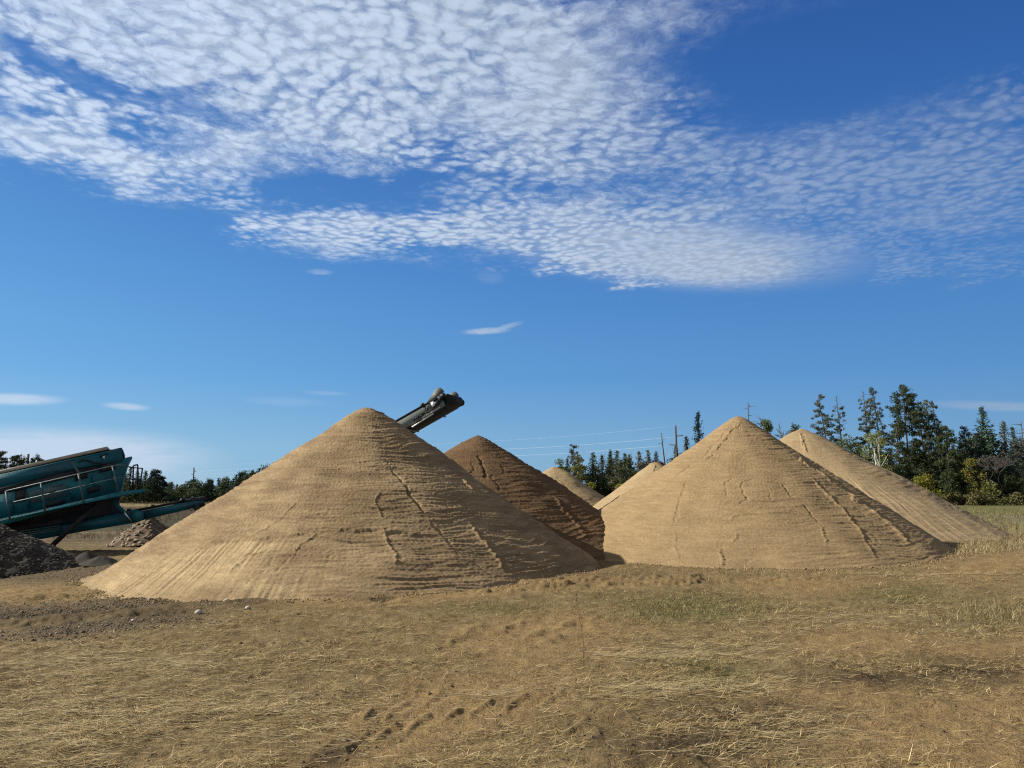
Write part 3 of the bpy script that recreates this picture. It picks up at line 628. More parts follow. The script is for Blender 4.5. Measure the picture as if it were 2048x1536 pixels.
# ------------------------------------------------------------------ grey stacker conveyor rising behind the front pile
cvh = at(889, 789, 22.4)                                              # near upper corner of the head end
be = R_(22); inc = R_(25)
c_ax = np.array([math.cos(be)*math.cos(inc), -math.sin(be)*math.cos(inc), math.sin(inc)])
c_sd = np.array([math.sin(be), math.cos(be), 0]); c_up = np.cross(c_sd, c_ax); c_up = c_up if c_up[2] > 0 else -c_up
def cv(u, w, v): return cvh+c_ax*u+c_sd*w+c_up*v                      # u along (0 = head), w across, v up
con = empty('stacker_conveyor', tuple(cv(-7.4, .4, 0)[:2])+(zbase1(-7, 27),), 'grey stacker conveyor rising to the right behind the large front pile', 'conveyor')
Lc = 7.4
for w0 in (0.0, .85):
    b = MB(); b.hexa([cv(-Lc, w0, -.36), cv(-.12, w0, -.30), cv(-.12, w0+.05, -.30), cv(-Lc, w0+.05, -.36), cv(-Lc, w0, -.02), cv(-.12, w0, -.02), cv(-.12, w0+.05, -.02), cv(-Lc, w0+.05, -.02)]); sb = b.build('side_beam', M_grey, con)
b = MB(); b.hexa([cv(-Lc, .0, -.015), cv(-.3, .0, -.015), cv(-.3, .90, -.015), cv(-Lc, .90, -.015), cv(-Lc, -.02, .05), cv(-.3, -.02, .05), cv(-.3, .92, .05), cv(-Lc, .92, .05)]); b.build('belt', M_rubber, con)
b = MB(); b.hexa([cv(-Lc, .055, -.40), cv(.0, .055, -.30), cv(.0, .845, -.30), cv(-Lc, .845, -.40), cv(-Lc, .055, -.37), cv(.0, .055, -.26), cv(.0, .845, -.26), cv(-Lc, .845, -.37)]); b.build('return_belt', M_rubber, con)
b = MB(); b.tube([cv(-.02, .06, -.14), cv(-.02, .84, -.14)], .165, 16); b.build('head_roller', M_rubber, con)
for u in (-.55, -1.55, -2.1):
    b = MB(); b.tube([cv(u, .12, -.385), cv(u, .74, -.385)], .02, 8); b.build('return_roller', M_grey if u != -.55 else M_dark, con)
b = MB(); b.bar(cv(-.95, -.005, -.30), cv(-.28, -.005, -.27), .02, .025); b.bar(cv(-1.35, -.01, -.39), cv(-.55, -.01, -.345), .03, .035); b.build('edge_strip', M_white, con)
for w0 in (-.06, .93):
    b = MB(); P = [cv(-.62, w0, .02), cv(-.06, w0, -.02), cv(.05, w0, .08), cv(.0, w0, .22), cv(-.10, w0, .27), cv(-.22, w0, .24), cv(-.40, w0, .14)]; b.prism(P, c_sd*.012); b.build('ear_plate', M_ear, con)
    b = MB(); b.box(cv(-.04, w0, -.03), c_ax*.07, c_sd*.05, c_up*.06); b.build('bearing_block', M_dark, con)
b = MB(); b.tube([cv(-.02, .89, -.14), cv(-.02, 1.03, -.14)], .085, 12); b.tube([cv(-.02, 1.03, -.14), cv(-.02, 1.07, -.14)], .11, 8); b.build('drive_motor', M_dark, con)
b = MB(); b.box(cv(-.34, -.05, -.14), c_ax*.10, c_sd*.04, c_up*.06); b.box(cv(-.16, -.05, -.06), c_ax*.06, c_sd*.04, c_up*.08); b.build('valve_block', M_dark, con)
b = MB(); b.box(cv(-.40, -.14, -.13), c_ax*.045, c_sd*.012, c_up*.07); b.build('plate', M_white, con)
for k, pts in enumerate([[(-.25, .02), (-.5, .05), (-.72, -.04), (-.70, -.16), (-.85, -.24), (-1.15, -.22), (-1.22, -.27)], [(-.2, -.02), (-.45, -.02), (-.62, -.12), (-.72, -.22), (-.95, -.27), (-1.18, -.20)], [(-.3, -.2), (-.6, -.27), (-.85, -.20), (-1.1, -.25)]]):
    b = MB(); b.tube([cv(u, -.05-.03*k, v) for u, v in pts], .020, 6); b.build('hose', M_rubber, con)
for u in (-.78, -1.9): b = MB(); b.box(cv(u, .0, .07), c_ax*.05, c_sd*.03, c_up*.04); b.build('skirt_clamp', M_dark, con)
# its stand, hidden behind the pile
for w0 in (.02, .88):
    b = MB(); p = cv(-3.6, w0, -.3); q = p.copy(); q[2] = zbase1(p[0], p[1]); b.bar(p, q, .12, .12, up=(1, 0, 0)); b.build('leg', M_grey, con)
p = cv(-7.2, .42, -.5); b = MB(); b.hexa([np.array([p[0]+sx*1.1, p[1]+sy*.7, z_]) for z_ in (zbase1(p[0], p[1]), max(p[2]+.3, .5)) for sx, sy in ((-1, -1), (1, -1), (1, 1), (-1, 1))]); b.build('hopper', M_grey, con)

# ------------------------------------------------------------------ stones and heaps
_ico = bmesh.new(); bmesh.ops.create_icosphere(_ico, subdivisions=1, radius=1.0); IV = np.array([v.co[:] for v in _ico.verts]); IF = np.array([[v.index for v in f.verts] for f in _ico.faces]); _ico.free()
_ico = bmesh.new(); bmesh.ops.create_icosphere(_ico, subdivisions=2, radius=1.0); IV2 = np.array([v.co[:] for v in _ico.verts]); IF2 = np.array([[v.index for v in f.verts] for f in _ico.faces]); _ico.free()
def stones(P, size, rs, cols, fine=False):
    iv, fi = (IV2, IF2) if fine else (IV, IF)
    n = len(P); k = len(iv)
    j = 1+rs.uniform(-.22, .22, (n, k))
    S = size[:, None]*np.stack([rs.uniform(.75, 1.25, n), rs.uniform(.7, 1.1, n), rs.uniform(.5, .85, n)], 1)
    a = rs.uniform(0, 6.28, n); c, s_ = np.cos(a), np.sin(a)
    B = iv[None]*j[:, :, None]*S[:, None, :]
    X = B[..., 0]*c[:, None]-B[..., 1]*s_[:, None]; Y = B[..., 0]*s_[:, None]+B[..., 1]*c[:, None]
    V = np.stack([X, Y, B[..., 2]], -1)+P[:, None, :]
    Fc = fi[None]+(np.arange(n)*k)[:, None, None]
    return V.reshape(-1, 3), Fc.reshape(-1, 3), np.repeat(cols, k, 0)
m_stone, N, b_ = new_mat('stone', rough=.8, spec=.2); N.put(b_.inputs['Base Color'], attr_col(N)); bump(N, b_, N.noise(geo_pos(N), 60, 3), .5, .01)
def stone_cols(n, rs, lo=.05, hi=.34, warm=.75):
    v = .72*(lo+(hi-lo)*rs.beta(1.6, 2.6, n)); return np.stack([v, v*(.80+.10*rs.rand(n)), v*(warm-.22+.22*rs.rand(n))], 1)
def heap(name, cx, cy, zb, R, H, mat, seed, res=.05, amp=.05):
    th = np.linspace(0, 2*math.pi, int(2*math.pi*R*.7/res)+8, endpoint=False); r = np.linspace(.004, R*1.12, int(R/res)+4)
    TH, RR = np.meshgrid(th, r, indexing='ij'); k = H/R
    irr = 1+.10*n2(np.cos(TH)*1.4+seed, np.sin(TH)*1.4, seed); q = RR/irr
    x = cx+RR*np.cos(TH); y = cy+RR*np.sin(TH); z = zb+H+.15*k-k*np.sqrt(q*q+(R*.12)**2)+.02
    z = z+amp*n2(x*2.2, y*2.2, seed)+amp*.6*n2(x*7, y*7, seed+1)
    V = np.stack([x.ravel(), y.ravel(), z.ravel()], 1); a, c = TH.shape; i = np.arange(a*c).reshape(a, c); j = np.roll(i, -1, 0)
    Q = np.stack([i[:, :-1], i[:, 1:], j[:, 1:], j[:, :-1]], -1).reshape(-1, 4); T = np.stack([i[:, 0], j[:, 0], np.full(a, i[0, 0])], 1)[1:-1]
    def surf(X, Y):
        t = np.arctan2(Y-cy, X-cx); q_ = np.hypot(X-cx, Y-cy)/(1+.10*n2(np.cos(t)*1.4+seed, np.sin(t)*1.4, seed))
        return zb+H+.15*k-k*np.sqrt(q_*q_+(R*.12)**2)+.02+amp*n2(X*2.2, Y*2.2, seed)
    return mesh_np(name, V, [Q, T], mat, None, True), surf
M_gr = paint('dark_gravel', (.024, .0205, .015), .9, (.016, .014, .011), .6, scale=5)
M_spoil = paint('spoil_earth', (.12, .085, .055), .95, (.065, .045, .03), .7, scale=5)
rs = np.random.RandomState(11)
gh, gs = heap('gravel_heap', -15.0, 20.2, -.42, 3.75, 1.85, M_gr, 5)
tag(gh, 'dark gravel heap at the left edge in front of the teal screening machine', 'gravel heap')
n = 5200; rr = 3.9*np.sqrt(rs.rand(n)); aa = rs.uniform(0, 6.28, n); X = -15.0+rr*np.cos(aa); Y = 20.2+rr*np.sin(aa); Z = gs(X, Y); ok = Z > -.45
P = np.stack([X, Y, Z], 1)[ok]; sz = .022+.045*rs.beta(1.3, 4, len(P))
V, Fc, cc = stones(P, sz, rs, stone_cols(len(P), rs, .015, .34)*.55)
tag(mesh_np('gravel_stones', V, Fc, m_stone, gh, True, cc), kind='stuff')
c0 = gp(308, 1074); ch, cs = heap('cobble_heap', -14.2, 30.6, -.45, 1.35, 1.05, M_spoil, 8, .05, .07)
tag(ch, 'small heap of earth and pale cobbles under the tail conveyor', 'cobble heap')
n = 260; rr = 1.5*np.sqrt(rs.rand(n)); aa = rs.uniform(0, 6.28, n); X = -14.2+rr*np.cos(aa); Y = 30.6+rr*np.sin(aa); Z = cs(X, Y); P = np.stack([X, Y, np.maximum(Z, -.42)], 1)
V, Fc, cc = stones(P, .035+.085*rs.beta(1.2, 2.5, n), rs, stone_cols(n, rs, .14, .60, .80)*np.array([1.0, .96, .86]), True)
tag(mesh_np('cobbles', V, Fc, m_stone, ch, True, cc), kind='stuff')
for (px_, py_, R, H, lab) in [(172, 1131, .42, .30, 'pointed dark mound of earth between the gravel heap and the front sand pile'), (201, 1131, .45, .22, 'low rounded dark mound of earth touching the foot of the front sand pile')]:
    g = gp(px_, py_); o, _s = heap('earth_mound', g[0], g[1], g[2]-.03, R, H, M_gr, int(px_), .03, .02); tag(o, lab, 'earth mound', 'earth mounds beside the gravel heap')
# loose gravel on the ground (nobody could count it)
def ground_points(n, rs, xr, yr, dens):
    """points on the ground inside a pixel window, kept by a density function of the cover masks"""
    px = rs.uniform(xr[0], xr[1], n); py = rs.uniform(yr[0], yr[1], n)
    d0 = (px-1024)/F; b0 = (768-py)/F; dirs = np.stack([d0, cp-b0*sp, sp+b0*cp], 1)
    t = -CAMZ/dirs[:, 2]
    for _ in range(25): t = .5*t+.5*(zbase(dirs[:, 0]*t, dirs[:, 1]*t)-CAMZ)/dirs[:, 2]
    x, y = dirs[:, 0]*t, dirs[:, 1]*t
    mk = ground_masks(x, y); k = rs.rand(n) < dens(mk, x, y)
    x, y = x[k], y[k]; mk = [q[k] for q in mk]
    return np.stack([x, y, ground_height(x, y, mk)], 1), mk
P, mk = ground_points(26000, rs, (-120, 760), (1122, 1290), lambda m, x, y: np.clip(m[0]*.55+.012, 0, 1))
sz = (.007+.028*rs.beta(1.0, 5.5, len(P))); P[:, 2] += sz*.2
V, Fc, cc = stones(P, sz, rs, stone_cols(len(P), rs, .06, .40)*np.array([1.0, .95, .85]))
tag(mesh_np('loose_gravel', V, Fc, m_stone, None, True, cc), 'loose grey gravel strewn over the ground left of the front pile', 'gravel', kind='stuff')
P, mk = ground_points(5000, rs, (560, 1700), (1150, 1500), lambda m, x, y: np.clip(.10+.35*m[1]+.5*m[0], 0, 1)*np.where(y > 9, .6, .25))
sz = (.005+.016*rs.beta(1.0, 6, len(P)))
V, Fc, cc = stones(P, sz, rs, stone_cols(len(P), rs, .12, .5))
tag(mesh_np('pebbles', V, Fc, m_stone, None, True, cc), 'small pebbles scattered in the dry grass and sand of the foreground', 'pebbles', kind='stuff')
for (px_, py_, s_, lab) in [(213, 1231, .062, 'palest large stone, lying in the middle of the dark gravel strip'), (301, 1201, .05, 'grey stone at the foot of the front pile, where gravel meets sand'), (453, 1203, .045, 'pale stone beside the dark earth lump below the front pile'),
                            (496, 1219, .045, 'pale stone in the grass just in front of the dark earth lump'), (397, 1228, .05, 'upright pale stone near the right end of the gravel strip'), (267, 1244, .04, 'pale flat stone at the grassy lower edge of the gravel')]:
    g = gp(px_, py_); P = np.array([[g[0], g[1], g[2]+s_*.45]]); V, Fc, cc = stones(P, np.array([s_]), rs, np.array([[.36, .32, .25]]), True)
    tag(mesh_np('stone', V, Fc, m_stone, None, True, cc), lab, 'stone', 'larger loose stones in the gravel strip')

# ------------------------------------------------------------------ dry grass, green grass
def ribbons(P, az_, ln, pitch, wid, curl, rs, cols):
    """bent three-point blades"""
    n = len(P); d = np.stack([np.cos(az_)*np.cos(pitch), np.sin(az_)*np.cos(pitch), np.sin(pitch)], 1)
    sdv = np.stack([-np.sin(az_), np.cos(az_), rs.uniform(-.8, .8, n)], 1); sdv /= np.linalg.norm(sdv, axis=1)[:, None]
    bend = sdv*curl[:, None]+np.array([0, 0, -1.0])*np.abs(curl)[:, None]*np.sin(np.clip(pitch, .1, 1.5))[:, None]
    p0 = P; p1 = P+d*(ln*.5)[:, None]+bend*(ln*.06)[:, None]; p2 = P+d*ln[:, None]+bend*(ln*.30)[:, None]
    up = np.stack([rs.uniform(-.4, .4, n), rs.uniform(-.4, .4, n), np.ones(n)], 1)
    w = np.cross(d, up); w /= np.linalg.norm(w, axis=1)[:, None]; w *= (wid*.5)[:, None]
    V = np.stack([p0-w, p0+w, p1-w*.9, p1+w*.9, p2], 1)
    b = (np.arange(n)*5)[:, None]
    Q = b+np.array([[0, 1, 3, 2]]); T = b+np.array([[2, 3, 4]])
    return V.reshape(-1, 3), Q, T, np.repeat(cols, 5, 0)
m_straw, N, b_ = new_mat('straw', rough=.7, spec=.2); N.put(b_.inputs['Base Color'], attr_col(N))
rs = np.random.RandomState(21)
P, mk = ground_points(420000, rs, (-160, 2210), (1128, 1590), lambda m, x, y: np.clip((1-.93*m[1])*(1-.97*m[0])*(1-.55*m[3])*(.30+1.5*fbm2(x*.9, y*1.2, 81, 4)+.9*fbm2(x*4, y*5, 85, 2)), .015, 1)*np.where((y > 11.5) & (np.hypot(x-PILES['A'][0], y-PILES['A'][1]) < 5.75), 0, 1)*np.where(np.hypot(x-PILES['C'][0], y-PILES['C'][1]) < 5.6, 0, 1))
n = len(P); dist = P[:, 1]
pal = np.array([[.36, .275, .135], [.48, .385, .21], [.25, .175, .082], [.11, .072, .034], [.20, .165, .06], [.30, .225, .105], [.55, .47, .29]])
pal = pal*np.array([1.03, 1.0, .93]); ci = rs.choice(7, n, p=[.24, .15, .2, .15, .1, .11, .05]); cols = pal[ci]*rs.uniform(.75, 1.15, (n, 1))
cols = cols*(1-.0*mk[2][:, None]); gmix = (rs.rand(n) < mk[2]*.45)[:, None]; cols = np.where(gmix, np.array([[.10, .115, .03]])*rs.uniform(.6, 1.3, (n, 1)), cols)
az_ = np.where(rs.rand(n) < .6, rs.normal(.12, .5, n)+math.pi*(rs.rand(n) < .5), rs.uniform(0, 6.28, n))
ln = .035+.13*rs.beta(1.4, 3.2, n); pit = np.abs(rs.normal(.08, .16, n)); up_ = rs.rand(n) < .05; pit = np.where(up_, rs.uniform(.4, 1.2, n), pit)
wid = np.clip(.0016+.00022*dist, .002, .006)*rs.uniform(.7, 1.3, n)
P[:, 2] += rs.uniform(-.004, .012, n)
V, Q, T, cc = ribbons(P, az_, ln, pit, wid, rs.normal(0, .8, n), rs, cols)
tag(mesh_np('dry_grass', V, [Q, T], m_straw, None, False, cc), 'flattened dry straw and grass litter over the foreground', 'dry grass', kind='stuff')
# pale lodged straw lying in drifts, long stems and dark broken twigs
def litter(name, label, wins, pal_, lnr, widk, seed, azs=.35, cat='straw'):
    rs = np.random.RandomState(seed); g = []
    for (cx_, cy_, rx, ry, n_) in wins:
        px = rs.normal(cx_, rx, n_); py = np.clip(rs.normal(cy_, ry, n_), 1150, 1590)
        b0 = (768-py)/F; dirs = np.stack([(px-1024)/F, cp-b0*sp, sp+b0*cp], 1); t = -CAMZ/dirs[:, 2]
        for _ in range(20): t = .5*t+.5*(zbase(dirs[:, 0]*t, dirs[:, 1]*t)-CAMZ)/dirs[:, 2]
        g.append(dirs[:, :2]*t[:, None])
    g = np.vstack(g); z = ground_height(g[:, 0], g[:, 1])+rs.uniform(0, .016, len(g)); P = np.column_stack([g, z]); m = len(P)
    c = np.array(pal_)[rs.randint(0, len(pal_), m)]*rs.uniform(.75, 1.2, (m, 1))
    V, Q, T, cc = ribbons(P, rs.normal(.1, azs, m)+math.pi*(rs.rand(m) < .5), rs.uniform(*lnr, m), np.abs(rs.normal(.05, .10, m)), np.clip(widk*(.0016+.0002*P[:, 1]), .002, .007), rs.normal(0, .7, m), rs, c)
    tag(mesh_np(name, V, [Q, T], m_straw, None, False, cc), label, cat, kind='stuff')
litter('lodged_straw', 'pale flattened straw lying in drifts on the field', [(1360, 1310, 120, 10, 825), (1420, 1370, 140, 10, 825), (1290, 1385, 60, 8, 330), (1700, 1240, 130, 10, 495), (200, 1330, 170, 18, 1430), (60, 1480, 90, 40, 990), (330, 1420, 200, 26, 1210), (1450, 1290, 90, 7, 275), (980, 1390, 60, 5, 137), (1560, 1470, 120, 30, 440), (1900, 1140, 120, 9, 660), (560, 1460, 160, 30, 495)],
       [(.42, .34, .18), (.50, .42, .25), (.34, .26, .13), (.38, .32, .16)], (.08, .26), 1.0, 51)
litter('long_stems', 'long pale single stems lying across the foreground', [(1024, 1380, 560, 90, 170)], [(.36, .29, .16), (.28, .20, .11), (.42, .36, .23)], (.2, .5), .9, 52, .8)
litter('dark_twigs', 'dark broken twigs and stalks lying in the litter', [(1024, 1380, 600, 90, 700), (1750, 1360, 140, 24, 400), (600, 1400, 220, 60, 300)], [(.05, .035, .022), (.09, .06, .035)], (.06, .28), 1.2, 53, 1.2, 'twigs')
# clods of dark earth thrown up in the field and along the pile feet
P, mk = ground_points(16000, rs, (-100, 2150), (1140, 1560), lambda m, x, y: np.clip(.02+.30*m[3]+.10*m[1]+.05*fbm2(x*2, y*2, 91, 3), 0, 1))
sz = .006+.020*rs.beta(1.0, 5, len(P)); v_ = rs.uniform(.06, .17, len(P))
V, Fc, cc = stones(P, sz, rs, np.stack([v_, v_*.70, v_*.42], 1))
tag(mesh_np('earth_clods', V, Fc, m_stone, None, True, cc), 'small brown clods of earth scattered over the field', 'clods', kind='stuff')
def toe_clods(key, n_, colr, seed):
    rs = np.random.RandomState(seed); cx_, cy_, zb, R, H = PILES[key]; a = math.atan2(-cy_, -cx_)+rs.uniform(-1.7, 1.7, n_); q = R*1.0+rs.normal(.06, .16, n_)
    q += (zb-zbase(cx_+R*np.cos(a), cy_+R*np.sin(a)))/(H/R)
    x = cx_+q*np.cos(a); y = cy_+q*np.sin(a); P = np.column_stack([x, y, ground_height(x, y)+.01]); s_ = .008+.035*rs.beta(1, 6, n_)
    V, Fc, cc = stones(P, s_, rs, np.array(colr)[None]*rs.uniform(.7, 1.1, (n_, 1)))
    return V, Fc, cc
Vs, Fs, Cs, o_ = [], [], [], 0
for key, n_, c_ in (('A', 2600, (.26, .19, .10)), ('C', 2600, (.25, .18, .095)), ('D', 700, (.28, .21, .11))):
    V, Fc, cc = toe_clods(key, n_, c_, ord(key)); Vs.append(V); Fs.append(Fc+o_); Cs.append(cc); o_ += len(V)
tag(mesh_np('sand_clods', np.vstack(Vs), np.vstack(Fs), m_stone, None, True, np.vstack(Cs)), 'lumps of sand rolled to the feet of the large piles', 'sand lumps', kind='stuff')
# green grass clumps, tall dry fringe on the right
def tufts(name, label, wins, hgt, cols, spread, seed, dens=None):
    rs = np.random.RandomState(seed); Vs = []; Qs = []; Ts = []; Cs = []; o = 0
    for (cx_, cy_, rx, ry, n) in wins:
        px = rs.normal(cx_, rx, n); py = np.maximum(rs.normal(cy_, ry, n), 1000)
        g = np.array([gp(a_, b_) for a_, b_ in zip(px[::6], py[::6])]); g = np.repeat(g, 6, 0)[:n]
        g[:, :2] += rs.normal(0, .05, (len(g), 2)); g[:, 2] = ground_height(g[:, 0], g[:, 1])-.01
        m = len(g); h = hgt*rs.uniform(.4, 1.2, m)
        c = np.array(cols)[rs.randint(0, len(cols), m)]*rs.uniform(.7, 1.25, (m, 1))
        V, Q, T, cc = ribbons(g, rs.uniform(0, 6.28, m), h, np.clip(rs.normal(1.57-spread, spread*.6, m), .15, 1.5), np.clip(.0018+.00024*g[:, 1], .002, .02)*rs.uniform(.7, 1.3, m), rs.normal(0, 1.0, m), rs, c)
        Vs.append(V); Qs.append(Q+o); Ts.append(T+o); Cs.append(cc); o += len(V)
    tag(mesh_np(name, np.vstack(Vs), [np.vstack(Qs), np.vstack(Ts)], m_straw, None, False, np.vstack(Cs)), label, 'grass', kind='stuff')
tufts('green_grass', 'low green grass clumps in the dry field before the right pile', [(1375, 1215, 85, 16, 5200), (1290, 1236, 50, 8, 900), (1470, 1225, 50, 9, 900), (1000, 1216, 70, 7, 700), (1800, 1195, 80, 12, 900), (1410, 1340, 70, 14, 700)], .085, [(.10, .115, .032), (.075, .095, .026), (.17, .15, .06), (.27, .22, .11)], 1.0, 31)
tufts('tall_dry_grass', 'tall dry grass fringe at the foot of the right pile and right edge', [(1930, 1100, 60, 6, 1600), (2010, 1092, 40, 6, 1200), (1985, 1232, 60, 14, 1100), (1850, 1108, 30, 5, 500), (2040, 1075, 60, 12, 1500), (1470, 1152, 200, 7, 450), (1650, 1150, 160, 8, 450)], .19, [(.27, .21, .11), (.19, .155, .07), (.33, .26, .15), (.15, .135, .06)], .8, 32)
tufts('field_grass', 'knee high olive and tan grass of the field behind the pale pile', [(1985, 1028, 70, 8, 2600), (1960, 1042, 60, 5, 1400), (2010, 1060, 50, 7, 1000)], .30, [(.15, .14, .05), (.12, .12, .045), (.22, .18, .09)], .5, 34)
tufts('brown_grass', 'tall brown grass of the field behind the screening machine', [(330, 1030, 90, 9, 2600), (330, 1007, 70, 4, 1200), (200, 1075, 60, 5, 500)], .45, [(.10, .075, .04), (.075, .065, .032), (.16, .12, .06)], .5, 35)
def stalk(px0, py0, px1, py1, lab, r=.0035, seeds=26, seed=0):
    rs = np.random.RandomState(seed); g = gp(px0, py0); top = at(px1, py1, g[1]+.05)
    b = MB(); pts = [g+(top-g)*t+np.array([.03*math.sin(t*3.0+seed), 0, 0])*(1-t)*t*3 for t in np.linspace(0, 1, 7)]; b.tube(pts, r, 5, r*.5)
    for _ in range(5):
        t = rs.uniform(.0, .25); p = g+(top-g)*t; b.tube([p, p+np.array([rs.uniform(-.1, .1), rs.uniform(-.08, .08), rs.uniform(.02, .14)])], r*.6, 4)
    for k in range(seeds):
        t = rs.uniform(.45, 1); p = g+(top-g)*t+np.array([.03*math.sin(t*3.0+seed), 0, 0])*(1-t)*t*3; q = p+np.array([rs.normal(0, .010), rs.normal(0, .010), .012]); b.tube([p, q], .0032, 4)
    tag(b.build('weed_stalk', M_stalk), lab, 'weed', 'tall dry weed stalks')
M_stalk = paint('dry_stalk', (.12, .075, .042), .8, (.2, .15, .09), .4, scale=20)
stalk(1168, 1331, 1152, 1182, 'tall thin brown weed stalk standing alone in the middle foreground', seed=1)
stalk(1860, 1255, 1885, 1170, 'slanting brown weed stalk in the grass below the right pile', seed=2, r=.004)
stalk(2020, 1083, 2022, 1046, 'upright dark weed at the right edge near the pale pile', seed=3, r=.006, seeds=14)
stalk(2036, 1083, 2034, 1050, 'dark weed at the far right edge, rightmost of the stalks', seed=4, r=.006, seeds=14)

# ------------------------------------------------------------------ power line
M_pole = paint('weathered_pole', (.055, .042, .035), .9, (.10, .09, .08), .5)
M_wire = new_mat('bright_wire', (.62, .64, .67), .6, .0)[0]
poles = []
for (px_, ytop, Y, lab) in [(1351, 851, 106, 'dark power pole right of the bare snag, left of the tall spruce'), (923, 884, 141, 'power pole whose tip shows just left of the brown pile'), (388, 935, 300, 'distant power pole above the young pines left of the front pile')]:
    t = at(px_, ytop, Y); zb = -.3; e = empty('power_pole', (t[0], Y, zb), lab, 'power pole', 'power line poles')
    k = Y/106.0; b = MB(); b.tube([(t[0]+.15, Y, zb), (t[0], Y, t[2])], .17*max(1, k*.7), 8, .12*max(1, k*.7)); b.build('pole', M_pole, e)
    for (dz_, sgn) in ((1.45, 1), (2.7, -1), (3.9, 1)):
        b = MB(); b.bar((t[0], Y, t[2]-dz_), (t[0]+sgn*1.0, Y, t[2]-dz_+.05), .10*max(1, k*.7), .10*max(1, k*.7)); b.build('insulator_arm', M_pole, e)
    poles.append(t)
t = at(57, 908, 150); e = empty('power_pole', (t[0], 150, -.3), 'power pole rising behind the pines above the screening machine', 'power pole', 'power line poles'); b = MB(); b.tube([(t[0], 150, -.3), (t[0], 150, t[2])], .24, 8, .2); b.build('pole', M_pole, e)
end = at(1900, 905, 150)
names = ['highest thin overhead wire of the power line', 'upper bright overhead wire, second from the top', 'lower bright overhead wire, third from the top', 'lowest overhead wire of the power line']
for k, (dz_, off) in enumerate([(0, 0), (1.45, 1.0), (2.7, -1.0), (3.9, 1.0)]):
    pts = []; ch_ = [end-np.array([0, 0, dz_]), poles[0]+np.array([off, 0, -dz_]), poles[1]+np.array([off, 0, -dz_]), poles[2]+np.array([off, 0, -dz_])]
    for a_, b_ in zip(ch_[:-1], ch_[1:]):
        for t_ in np.linspace(0, 1, 14)[:-1]: p = a_+(b_-a_)*t_; pts.append(p-np.array([0, 0, 1.6*t_*(1-t_)]))
    pts.append(ch_[-1]); b = MB(); b.tube(pts, .0055 if k == 0 else .0095, 6)
    tag(b.build('power_wire', M_wire), names[k], 'power line', 'overhead power wires')

# ------------------------------------------------------------------ trees
def leaf_mat(name, base, var=.35, rough=.75):
    m, N, b = new_mat(name, base, rough, spec=.15)
    p = geo_pos(N); n1 = N.noise(p, .9, 3, .6)
    k = N.m('MULTIPLY', N.ramp(n1, .3, .7, 1-var, 1+var, False), 1.0)
    cc = N.new('ShaderNodeCombineColor'); [N.put(cc.inputs[j], k) for j in range(3)]
    c = N.mix(1.0, attr_col(N), cc.outputs[0], 'MULTIPLY')
    N.put(b.inputs['Base Color'], c)
    tr = N.new('ShaderNodeBsdfTranslucent'); N.put(tr.inputs[0], c)
    mx = N.new('ShaderNodeMixShader'); mx.inputs[0].default_value = .22
    out = [n for n in m.node_tree.nodes if n.type == 'OUTPUT_MATERIAL'][0]
    N.put(mx.inputs[1], b.outputs[0]); N.put(mx.inputs[2], tr.outputs[0]); N.put(out.inputs[0], mx.outputs[0])
    return m
M_leaf = leaf_mat('foliage', (.05, .07, .03))
M_bark = paint('bark', (.06, .045, .036), .9, (.11, .09, .075), .5, scale=3)
M_greybark = paint('grey_bark', (.10, .09, .08), .9, (.09, .08, .07), .5, scale=3)
M_birch = paint('white_bark', (.72, .70, .64), .7, (.08, .07, .06), .35, scale=2.5)
def unit(v): return v/(np.linalg.norm(v, axis=-1, keepdims=True)+1e-9)
def quads(P, U, a, b, rs):
    """a small leaf-spray quad at each P, long axis U"""
    n = len(P); Wv = unit(np.cross(U, rs.normal(size=(n, 3)))); U = unit(U)
    a = a[:, None] if np.ndim(a) else a; b = b[:, None] if np.ndim(b) else b
    V = np.stack([P-U*a*.5-Wv*b*.35, P+Wv*b*.5, P+U*a*.6, P-Wv*b*.5], 1).reshape(-1, 3)
    return V, (np.arange(n)*4)[:, None]+np.arange(4)[None]
def trunk_mesh(h, r0, rs, lean=(0, 0), wob=.1, r1=.03):
    b = MB(); n = 8; pts = []
    for i in range(n):
        t = i/(n-1); pts.append(np.array([lean[0]*t+wob*math.sin(t*5+rs.rand()*.6), lean[1]*t+wob*math.cos(t*4), h*t]))
    b.tube(pts, r0, 7, r1); return b, pts
def along(pts, z, h):
    t = np.clip(z/h, 0, .9999)*(len(pts)-1); i = t.astype(int); f = (t-i)[:, None]; A = np.array(pts); return A[i]*(1-f)+A[np.minimum(i+1, len(pts)-1)]*f
